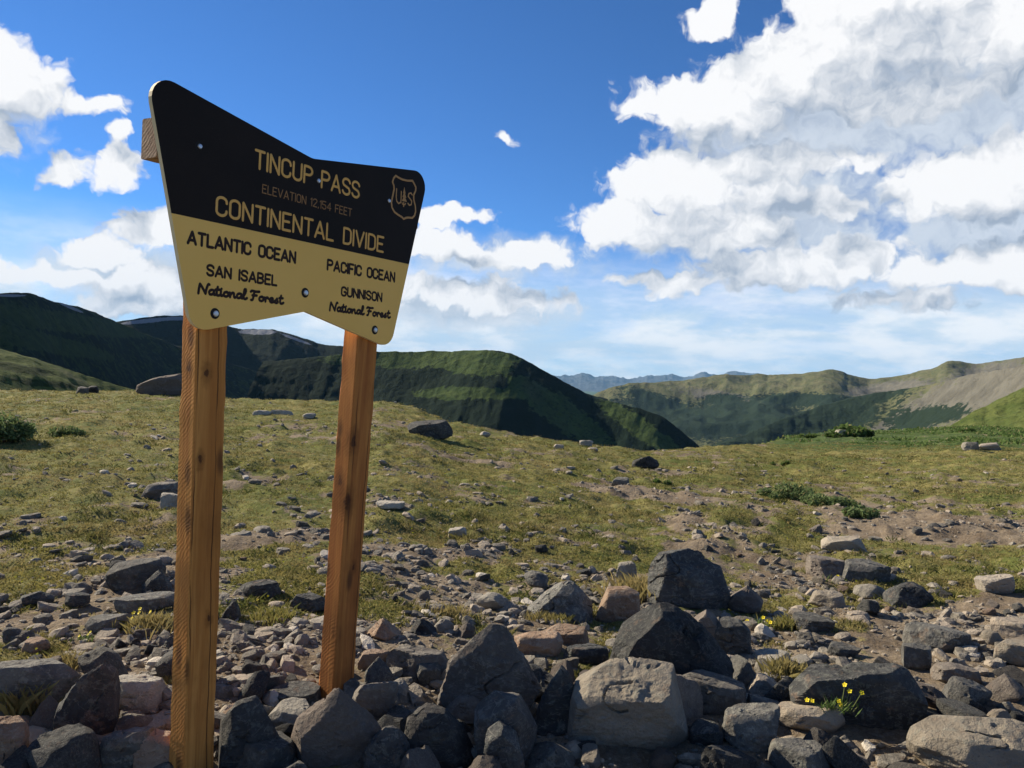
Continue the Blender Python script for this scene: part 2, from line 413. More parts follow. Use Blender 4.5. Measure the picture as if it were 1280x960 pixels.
def hit(px, py):
    """where the line of sight through a photo point first meets the ground, never past the crest"""
    d = ray(px, py); az = math.atan2(d[0], d[1]); rc = float(np.interp(az, _ca, _cD)) * .97
    X, Y, Z = d[0] * _T, d[1] * _T, CAM[2] + d[2] * _T
    below = (Z < ground_z(X, Y, False)) | (np.hypot(X, Y) > rc)
    k = int(np.argmax(below)); p = np.array([X[k], Y[k], Z[k]])
    p[2] = float(ground_z(p[0], p[1], False)); return p

# bare-soil paths in plan, given by their photo bearings
def plan(pts): return np.array([hit(*p)[:2] for p in pts])
PATHS = [(plan([(560, 573), (640, 583), (720, 592), (790, 612)]), .22),
         (plan([(770, 612), (850, 622)]), .9),
         (plan([(1290, 660), (1200, 652), (1150, 660)]), 1.5),
         (plan([(1290, 880), (1200, 840), (1170, 790), (1290, 760)]), .5),
         (plan([(330, 815), (400, 790), (460, 800)]), .38),
         (plan([(60, 925), (160, 900)]), .3),
         (plan([(480, 690), (600, 690)]), .25),
         (plan([(290, 680), (400, 665)]), .35)]
def seg_dist(x, y, poly):
    d = np.full(np.shape(x), 1e9)
    for a, b in zip(poly[:-1], poly[1:]):
        ab = b - a; tt = np.clip(((x - a[0]) * ab[0] + (y - a[1]) * ab[1]) / (ab @ ab), 0, 1)
        d = np.minimum(d, np.hypot(x - a[0] - tt * ab[0], y - a[1] - tt * ab[1]))
    return d
def turf_at(x, y):
    r = np.hypot(x, y); az = np.degrees(np.arctan2(x, y))
    t = np.interp(r, [0, 4, 5.2, 6.5, 8.5, 12, 40], [.12, .29, .46, .58, .66, .73, .83])
    t = t - .20 * sstep(5, 22, az) * np.clip((13 - r) / 6, 0, 1)
    t = t + .06 * sstep(-8, -20, az)
    t = t + 1.2 * (fbm(x * .8, y * .8, seed=31, oct=4, rough=.6) - .5) + 1.0 * (fbm(x * 3.1, y * 3.1, seed=37, oct=4, rough=.6) - .5)
    for poly, w in PATHS:
        d = seg_dist(x, y, poly) + .35 * w * (fbm(x * 2.5, y * 2.5, seed=77, oct=3) - .5)
        t = t - .8 * (1 - sstep(w * .4, w, d))
    return np.clip(t, 0, 1)

def build_ground():
    a_in = np.radians(np.linspace(-38, 38, 580)); a_out = np.radians(np.linspace(38, 322, 72)[1:-1])
    az = np.concatenate([a_in, a_out])
    rr = np.concatenate([np.geomspace(1.3, 75, 400), np.geomspace(75, 46000, 66)[1:]])
    A, R = np.meshgrid(az, rr)
    X = R * np.sin(A); Y = R * np.cos(A); Z = ground_z(X, Y)
    nA, nR = len(az), len(rr)
    V = np.c_[X.ravel(), Y.ravel(), Z.ravel()]
    i = np.arange(nR - 1)[:, None] * nA; j = np.arange(nA)[None, :]; j2 = (j + 1) % nA
    Fq = np.stack([i + j, i + j2, i + nA + j2, i + nA + j], -1).reshape(-1, 4)[:, ::-1]
    turf = turf_at(V[:, 0], V[:, 1])
    azd = np.degrees(np.arctan2(V[:, 0], V[:, 1])); r = np.hypot(V[:, 0], V[:, 1])
    wl = sstep(15, 19, azd + 3 * (fbm(V[:, 0] * .1, V[:, 1] * .1, seed=9) - .5)) * sstep(26, 33, r + 6 * (fbm(V[:, 0] * .2, V[:, 1] * .2, seed=8) - .5))
    wl = np.maximum(wl, sstep(60, 110, r))
    # close the middle
    c = len(V); V = np.vstack([V, [0, 0, float(ground_z(0.0, 0.0))]])
    turf = np.append(turf, 0); wl = np.append(wl, 0)
    k = np.arange(nA); tri = np.stack([np.full(nA, c), (k + 1) % nA, k, k], -1)
    o = mesh_np('ground', V, Fq, GROUND, smooth=True, attrs={'turf': turf, 'willow': wl})
    tag(o, 'stony alpine ground with thin turf and bare brown soil', kind='structure')
build_ground()

# ------------------------------------------------------------------ mountains
def project(Pw):
    d = Pw - CAM; z = d @ fwd
    return 640 + FPX * (d @ rgt) / z, 480 - FPX * (d @ upv) / z
def blob(px, py, cx, cy, rx, ry, ang=0):
    c, s = math.cos(math.radians(ang)), math.sin(math.radians(ang))
    dx, dy = px - cx, py - cy
    u = (dx * c + dy * s) / rx; v = (-dx * s + dy * c) / ry
    return np.clip(1.2 - .7 * np.hypot(u, v), 0, 1)
def mountain(name, crest, Ln, Lf, foot, mat, amp, freq, label, forest=(), scree=(), snow=(), cols=420, rows=110, clear=(), prof=1.0, seed=1, base_shade=0.0, cnoise=.006, twist=0.0, shelf=None, cat='mountain'):
    cr = [(azel(px, py)[0], CAM[2] + D * math.tan(azel(px, py)[1]), D) for px, py, D in crest]
    ca, cz, cD = map(np.array, zip(*cr))
    az = np.linspace(ca[0], ca[-1], cols)
    # round the polyline a little and add small crest detail
    zc = np.interp(az, ca, cz); Dc = np.interp(az, ca, cD)
    kk = max(3, cols // 60); ker = np.hanning(kk + 2)[1:-1]; ker /= ker.sum()
    sm = lambda a: np.convolve(np.pad(a, kk, mode='edge'), ker, 'same')[kk:-kk]
    zc = sm(zc); Dc = sm(Dc)
    zc = zc + Dc * cnoise * .5 * (fbm(az * 90, az * 0, seed=seed, oct=5, rough=.6) - .5)
    tn = np.linspace(1, 0, rows); tn = tn ** 1.25; tf = np.linspace(0, 1, rows // 4)[1:]
    T = np.concatenate([tn, -tf])                     # + near side, - far side
    A, TT = np.meshgrid(az, T); ZC = np.broadcast_to(zc, A.shape); DC = np.broadcast_to(Dc, A.shape)
    R = np.where(TT > 0, DC - TT * Ln, DC - TT * Lf)
    A2 = A + twist * TT
    X = R * np.sin(A2); Y = R * np.cos(A2)
    tt = np.abs(TT)
    pr = (1 - tt) ** prof
    if shelf: pr = pr * (1 - shelf[1]) + shelf[1] * (1 - sstep(shelf[0], shelf[0] + shelf[2], tt))
    Z = foot + (ZC - foot) * pr
    env = np.sin(np.pi * np.clip(tt, 0, 1) ** .55) ** 1.0
    rd = fbm(X * freq, Y * freq, seed=seed + 40, oct=5, rough=.5, ridged=True) - .55
    Z = Z + amp * env * rd + amp * .25 * env * (fbm(X * freq * 5, Y * freq * 5, seed=seed + 60, oct=4, rough=.6) - .5)
    V = np.c_[X.ravel(), Y.ravel(), Z.ravel()]
    nA = cols; nR = len(T)
    i = np.arange(nR - 1)[:, None] * nA; j = np.arange(nA - 1)[None, :]
    Fq = np.stack([i + j, i + j + 1, i + nA + j + 1, i + nA + j], -1).reshape(-1, 4)[:, ::-1]
    px, py = project(V)
    at = {}
    for nm, ls, b0 in (('forest', forest, base_shade), ('scree', scree, 0), ('snow', snow, 0)):  # real forest patches; the base level is painted shade
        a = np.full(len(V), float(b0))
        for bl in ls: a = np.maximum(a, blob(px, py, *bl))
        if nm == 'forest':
            for bl in clear: a = a - blob(px, py, *bl)  # patches kept lighter, painted as sunlit ground
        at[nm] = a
    o = mesh_np(name, V, Fq, mat, smooth=True, attrs=at)
    tag(o, label, kind='structure')
    return o
M_dark = mountain_mat('shaded_slope', (.026, .042, .016), (.045, .062, .022), (.008, .016, .011), (.06, .056, .042))  # near-black colours carry the shade of the left slopes
M_mesa = mountain_mat('mesa_slope', (.032, .054, .018), (.055, .08, .026), (.008, .017, .011), (.07, .062, .045))  # shade of the mesa is put into these dark colours
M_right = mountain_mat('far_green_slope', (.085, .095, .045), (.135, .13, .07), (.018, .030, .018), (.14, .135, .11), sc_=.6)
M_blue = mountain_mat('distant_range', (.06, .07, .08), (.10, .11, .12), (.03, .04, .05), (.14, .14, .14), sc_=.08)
M_green = mountain_mat('near_green_slope', (.065, .09, .026), (.10, .12, .038), (.03, .045, .015), (.17, .15, .09), sc_=6)

mountain('distant_mountain_range', [(560, 474, 41000), (650, 476, 40000), (700, 473, 40000), (708, 473, 40000), (727, 469, 40000), (740, 471, 40000), (755, 470, 40000), (775, 474, 40000), (792, 477, 40000), (811, 470, 40000),
         (825, 471, 40000), (839, 467, 40000), (853, 473, 40000), (881, 467, 40000), (900, 470, 40000), (919, 464, 40000), (934, 467, 40000), (947, 467, 40000), (980, 474, 40000), (1100, 480, 40000)],
         9000, 4000, -470, M_blue, 700, .0004, 'jagged blue mountain range farthest away on the horizon', rows=70, seed=3, cnoise=.012)
mountain('right_mountain', [(690, 520, 5200), (746, 493, 5200), (792, 481, 5200), (853, 475, 5200), (900, 470, 5200), (942, 468, 5200), (999, 467.5, 5100), (1025, 465, 5000), (1041, 461, 5000), (1060, 468, 5000), (1083, 474, 5000), (1116, 472, 5000),
         (1167, 460, 4900), (1185, 451.5, 4900), (1200, 452, 4900), (1219, 455, 4900), (1252, 450, 4800), (1280, 446, 4700), (1400, 435, 4500), (1600, 430, 4300)],
         2300, 1500, -470, M_right, 230, .0011, 'green and grey mountain across the valley on the right',
         forest=[(850, 525, 90, 24, 12), (935, 522, 80, 26), (820, 500, 45, 9, 20), (1000, 500, 70, 9), (905, 500, 30, 8)], scree=[(915, 500, 55, 9, 10), (1110, 485, 60, 8, -8), (1230, 480, 70, 26, -15)], seed=8, prof=1.15)
mountain('forested_spur', [(820, 590, 2300), (880, 566, 2400), (905, 554, 2500), (960, 532, 2700), (1010, 513, 2900), (1060, 498, 3000), (1110, 489, 3000), (1160, 482, 2900), (1220, 468, 2700), (1280, 456, 2500), (1400, 440, 2300), (1600, 430, 2200)],
         1100, 700, -470, M_right, 110, .002, 'spur right of the valley with dark forest and a bare scree slope',
         forest=[(1000, 535, 120, 26, -12), (1060, 505, 85, 14, -15), (1155, 523, 55, 13, -12), (930, 560, 60, 14)], scree=[(1190, 500, 130, 26, -28), (1120, 525, 50, 8, -25), (1280, 490, 80, 40, -20)], seed=12, prof=1.1)
mountain('near_right_slope', [(1090, 556, 190), (1150, 545, 200), (1185, 533, 210), (1215, 515, 215), (1245, 500, 220), (1280, 484, 225), (1340, 462, 230), (1500, 420, 240), (1800, 380, 250)],
         120, 90, -35, M_green, 7, .02, 'green grassy slope rising at the right edge behind the meadow', seed=21, rows=70, cols=260)
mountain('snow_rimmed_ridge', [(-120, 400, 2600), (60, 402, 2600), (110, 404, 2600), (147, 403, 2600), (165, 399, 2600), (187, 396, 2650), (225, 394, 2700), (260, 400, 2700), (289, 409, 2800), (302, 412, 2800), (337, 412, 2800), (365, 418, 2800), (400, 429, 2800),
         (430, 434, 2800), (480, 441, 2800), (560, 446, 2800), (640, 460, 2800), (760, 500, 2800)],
         1000, 700, -470, M_dark, 80, .002, 'dark ridge with a thin rim of snow behind the sign posts', base_shade=.95,  # dark base paints the whole ridge as shaded
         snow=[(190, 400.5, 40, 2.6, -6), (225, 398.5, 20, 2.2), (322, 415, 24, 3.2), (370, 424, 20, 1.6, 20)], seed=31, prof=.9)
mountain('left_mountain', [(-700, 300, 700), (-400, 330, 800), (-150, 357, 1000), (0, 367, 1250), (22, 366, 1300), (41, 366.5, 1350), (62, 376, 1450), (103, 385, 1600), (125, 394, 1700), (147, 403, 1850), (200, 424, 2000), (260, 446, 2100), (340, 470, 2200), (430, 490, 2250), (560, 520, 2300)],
         650, 400, -400, M_dark, 42, .0035, 'dark tundra mountain at the left edge', base_shade=.55,  # dark base paints the slope's shade
         snow=[(12, 369.5, 22, 1.6), (90, 385, 16, 1.8, 22)], clear=[(60, 400, 90, 8, 8), (40, 425, 70, 7, 12)], seed=45, prof=.85, twist=.08)  # cleared strips are painted sunlit stripes
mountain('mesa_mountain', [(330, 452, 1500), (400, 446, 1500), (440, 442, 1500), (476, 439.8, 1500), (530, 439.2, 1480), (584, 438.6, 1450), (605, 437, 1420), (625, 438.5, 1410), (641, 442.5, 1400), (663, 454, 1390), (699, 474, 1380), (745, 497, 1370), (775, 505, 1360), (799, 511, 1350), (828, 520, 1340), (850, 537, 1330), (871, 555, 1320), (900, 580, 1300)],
         600, 600, -470, M_mesa, 34, .0055, 'dark flat-topped mountain right of the sign', base_shade=.8,  # dark base paints the shaded flanks
         seed=52, prof=.75, twist=-.10, clear=[(530, 448, 90, 10), (600, 455, 30, 12), (590, 492, 60, 6), (700, 515, 60, 14, 35), (800, 535, 50, 10, 35)])  # cleared patches paint the sunlit top and shelf
mountain('left_green_slope', [(-700, 320, 240), (-300, 385, 250), (-100, 418, 260), (0, 437, 270), (47, 450, 275), (94, 465, 280), (141, 480, 285), (175, 489, 290), (230, 503, 295), (330, 520, 300)],
         190, 150, -40, M_green, 8, .02, 'bright green hillside behind the meadow at the left edge', seed=61, rows=80, cols=260, forest=[(20, 460, 50, 5, 10), (60, 480, 60, 4, 5)])

# ------------------------------------------------------------------ rocks
import bmesh
def ico(sub):
    bm = bmesh.new(); bmesh.ops.create_icosphere(bm, subdivisions=sub, radius=1)
    V = np.array([v.co[:] for v in bm.verts]); Fc = np.array([[v.index for v in f.verts] for f in bm.faces]); bm.free()
    return V / np.linalg.norm(V, axis=1)[:, None], Fc
ICO = {s: ico(s) for s in (1, 2, 3, 4, 5, 6)}
def unit(v): v = np.asarray(v, float); return v / np.linalg.norm(v)
def planes(kind, rng):
    """half-space normals and distances in a unit body; x right, y away, z up"""
    P = []
    def add(n, h, j=.12): P.append((unit(np.array(n, float) + rng.normal(size=3) * j), h * (1 + rng.normal() * .05)))
    if kind == 'block':
        for n, h in (((0, 0, 1), .72), ((0, 0, -1), .8), ((-1, 0, .15), .85), ((1, 0, .1), .85), ((0, -1, -.05), .8), ((0, 1, .1), .8)): add(n, h)
        for _ in range(5): add((rng.choice([-1, 1]), rng.choice([-1, 1]), rng.uniform(-.4, .9)), 1.02, .3)
    elif kind == 'peak':       # apex towards the left, long slope to the right
        for n, h in (((-.92, -.25, .35), .42), ((.62, -.25, .75), .55), ((.1, -.95, .3), .55), ((0, .9, .4), .6), ((0, 0, -1), .6), ((-.3, .7, .6), .6), ((-.25, -.1, 1), rng.uniform(.62, .85))): add(n, h, .07)
        for _ in range(4): add(rng.normal(size=3), .95, 0)
    elif kind == 'peakr':
        for n, h in (((.92, -.25, .35), .42), ((-.62, -.1, .75), .55), ((.1, -.95, .3), .55), ((0, .9, .4), .6), ((0, 0, -1), .6), ((.2, -.1, 1), rng.uniform(.62, .8))): add(n, h, .07)
        for _ in range(4): add(rng.normal(size=3), .95, 0)
    elif kind == 'wedge':      # sloping top, steep front
        for n, h in (((-.30, -.10, .95), .44), ((.85, -.3, .2), .75), ((.16, -1, -.20), .16), ((0, 1, .2), .8), ((0, 0, -1), .6), ((-1, 0, .2), .9)): add(n, h, .06)
        for _ in range(4): add(rng.normal(size=3), 1.0, 0)
    elif kind == 'tilt':       # sloping top facing the viewer, overhanging front
        for n, h in (((-.06, -.42, .9), .44), ((.02, -1, -.30), .20), ((-1, -.1, .1), .86), ((1, -.15, .12), .86), ((0, 1, .3), .8), ((0, 0, -1), .8)): add(n, h, .03)
        for _ in range(3): add((rng.choice([-1, 1]), rng.choice([-1, 1]), rng.uniform(-.2, .5)), 1.05, .2)
    elif kind == 'front':      # broad shaded face towards the viewer under a lit crest
        for n, h in (((.12, -.97, .12), .30), ((.35, -.85, .42), .42), ((-.6, .1, .8), .62), ((-.9, -.1, .25), .75), ((.75, -.1, .65), .66), ((0, .9, .35), .7), ((0, 0, -1), .6)): add(n, h, .10)
        for _ in range(4): add(rng.normal(size=3), .97, 0)
    elif kind == 'hump':
        for n, h in (((-.93, -.2, .3), .50), ((-.25, -.1, 1), .70), ((.52, -.45, .72), .42), ((.35, -.9, .25), .50), ((0, .9, .4), .7), ((0, 0, -1), .6)): add(n, h, .06)
        for _ in range(6): add(rng.normal(size=3), .97, 0)
    elif kind == 'slab':
        for n, h in (((rng.uniform(-.1, .1), rng.uniform(-.1, .1), 1), .5), ((0, 0, -1), .6)): add(n, h, .04)
        k = rng.integers(4, 7); a0 = rng.uniform(0, 6)
        for i in range(k): a = a0 + i * 2 * math.pi / k + rng.normal() * .2; add((math.cos(a), math.sin(a), rng.uniform(-.2, .35)), rng.uniform(.7, 1), .05)
    elif kind == 'round':
        for _ in range(26): add(rng.normal(size=3), rng.uniform(.86, 1.0), 0)
    elif kind == 'upright':
        for n, h in (((-1, 0, .12), .6), ((1, 0, .25), .6), ((0, -1, .12), .6), ((0, 1, .2), .6), ((0, 0, -1), 1), ((-.4, -.3, .85), .85), ((.6, .1, .8), .8)): add(n, h, .12)
        for _ in range(3): add(rng.normal(size=3), .98, 0)
    else:
        for _ in range(rng.integers(6, 10)): add(rng.normal(size=3), rng.uniform(.55, 1.0), 0)
        add((0, 0, -1), .8)
    return P
def rock_shape(kind, seed, sub, dims, rough=1.0):
    rng = np.random.default_rng(seed)
    D, Fc = ICO[sub]
    P = planes(kind, rng); N = np.array([p[0] for p in P]); H = np.array([p[1] for p in P])
    q = np.maximum(D @ N.T, 0) / H
    p = 9 if kind == 'round' else 42
    # warp the directions a little so facets are not perfectly flat
    r = np.maximum((q ** p).sum(1), 1e-9) ** (-1 / p)
    r = np.minimum(r, 1.5)
    V = D * r[:, None]
    mn, mx = V.min(0), V.max(0)
    V = (V - (mn + mx) / 2) / (mx - mn)
    V = V * np.array(dims)
    s = float(np.mean(dims)); o = rng.uniform(0, 50, 3)
    def n3(f, oc, sd, **k): return fbm(V[:, 0] / s * f + o[0], V[:, 1] / s * f + o[1], V[:, 2] / s * f * 1.3 + o[2], seed=sd, oct=oc, **k) - .5
    disp = .065 * n3(1.6, 3, 1) * rough
    if sub >= 3: disp = disp + .045 * rough * n3(7, 3, 5, rough=.6)
    if sub >= 3: disp = disp + .07 * rough * (fbm(V[:, 0] / s * 2.6 + o[1], V[:, 1] / s * 2.6 + o[2], V[:, 2] / s * 3.4, seed=71, oct=3, ridged=True) - .6)
    if sub >= 4:
        disp = disp + .035 * rough * (n3(22, 3, 9, rough=.65))
        # bedding ledges along a tilted axis
        ax = unit([rng.normal() * .25, rng.normal() * .25, 1]); st = (V @ ax) / s * rng.uniform(3, 6) + 2.6 * n3(1.6, 4, 15)
        fr = st - np.floor(st)
        disp = disp + .011 * rough * (sstep(.0, .18, fr) - fr) * (.3 + 1.4 * vn3(V[:, 0] / s * 3 + 9, V[:, 1] / s * 3))
        crk = np.abs(n3(2.3, 2, 33)); disp = disp - .05 * rough * (1 - sstep(0, .02, crk)) * (n3(1.1, 1, 44) > 0)
    nrm = V / np.maximum(np.linalg.norm(V, axis=1), 1e-6)[:, None]
    nd = nrm * np.array([1, 1, min(1, dims[2] / max(dims[0], dims[1]) * 1.6)])
    V = V + nd * (disp * s)[:, None]
    # flat fracture faces knocked off corners and edges
    for _ in range({1: 3, 2: 5, 3: 9, 4: 16}.get(sub, 26)):
        nv_ = rng.normal(size=3) * np.array([1, 1, .9]); nv_ /= np.linalg.norm(nv_)
        pr_ = V @ nv_; h_ = pr_.max() * rng.uniform(.78, .97)
        ov = np.maximum(pr_ - h_, 0)
        V = V - (ov * .93)[:, None] * nv_
    return V, Fc
ALL_ROCKS = []      # (px, py, short description) of landmark rocks
def rock_obj(name, kind, seed, sub, dims, tone, loc, rotz=0, tilt=(0, 0), rough=1.0):
    V, Fc = rock_shape(kind, seed, sub, dims, rough)
    o = mesh_np(name, V, Fc, ROCK[tone], smooth=True, sharp=26 if sub >= 4 else 22)
    o.location = loc; o.rotation_euler = (tilt[0], tilt[1], rotz)
    return o

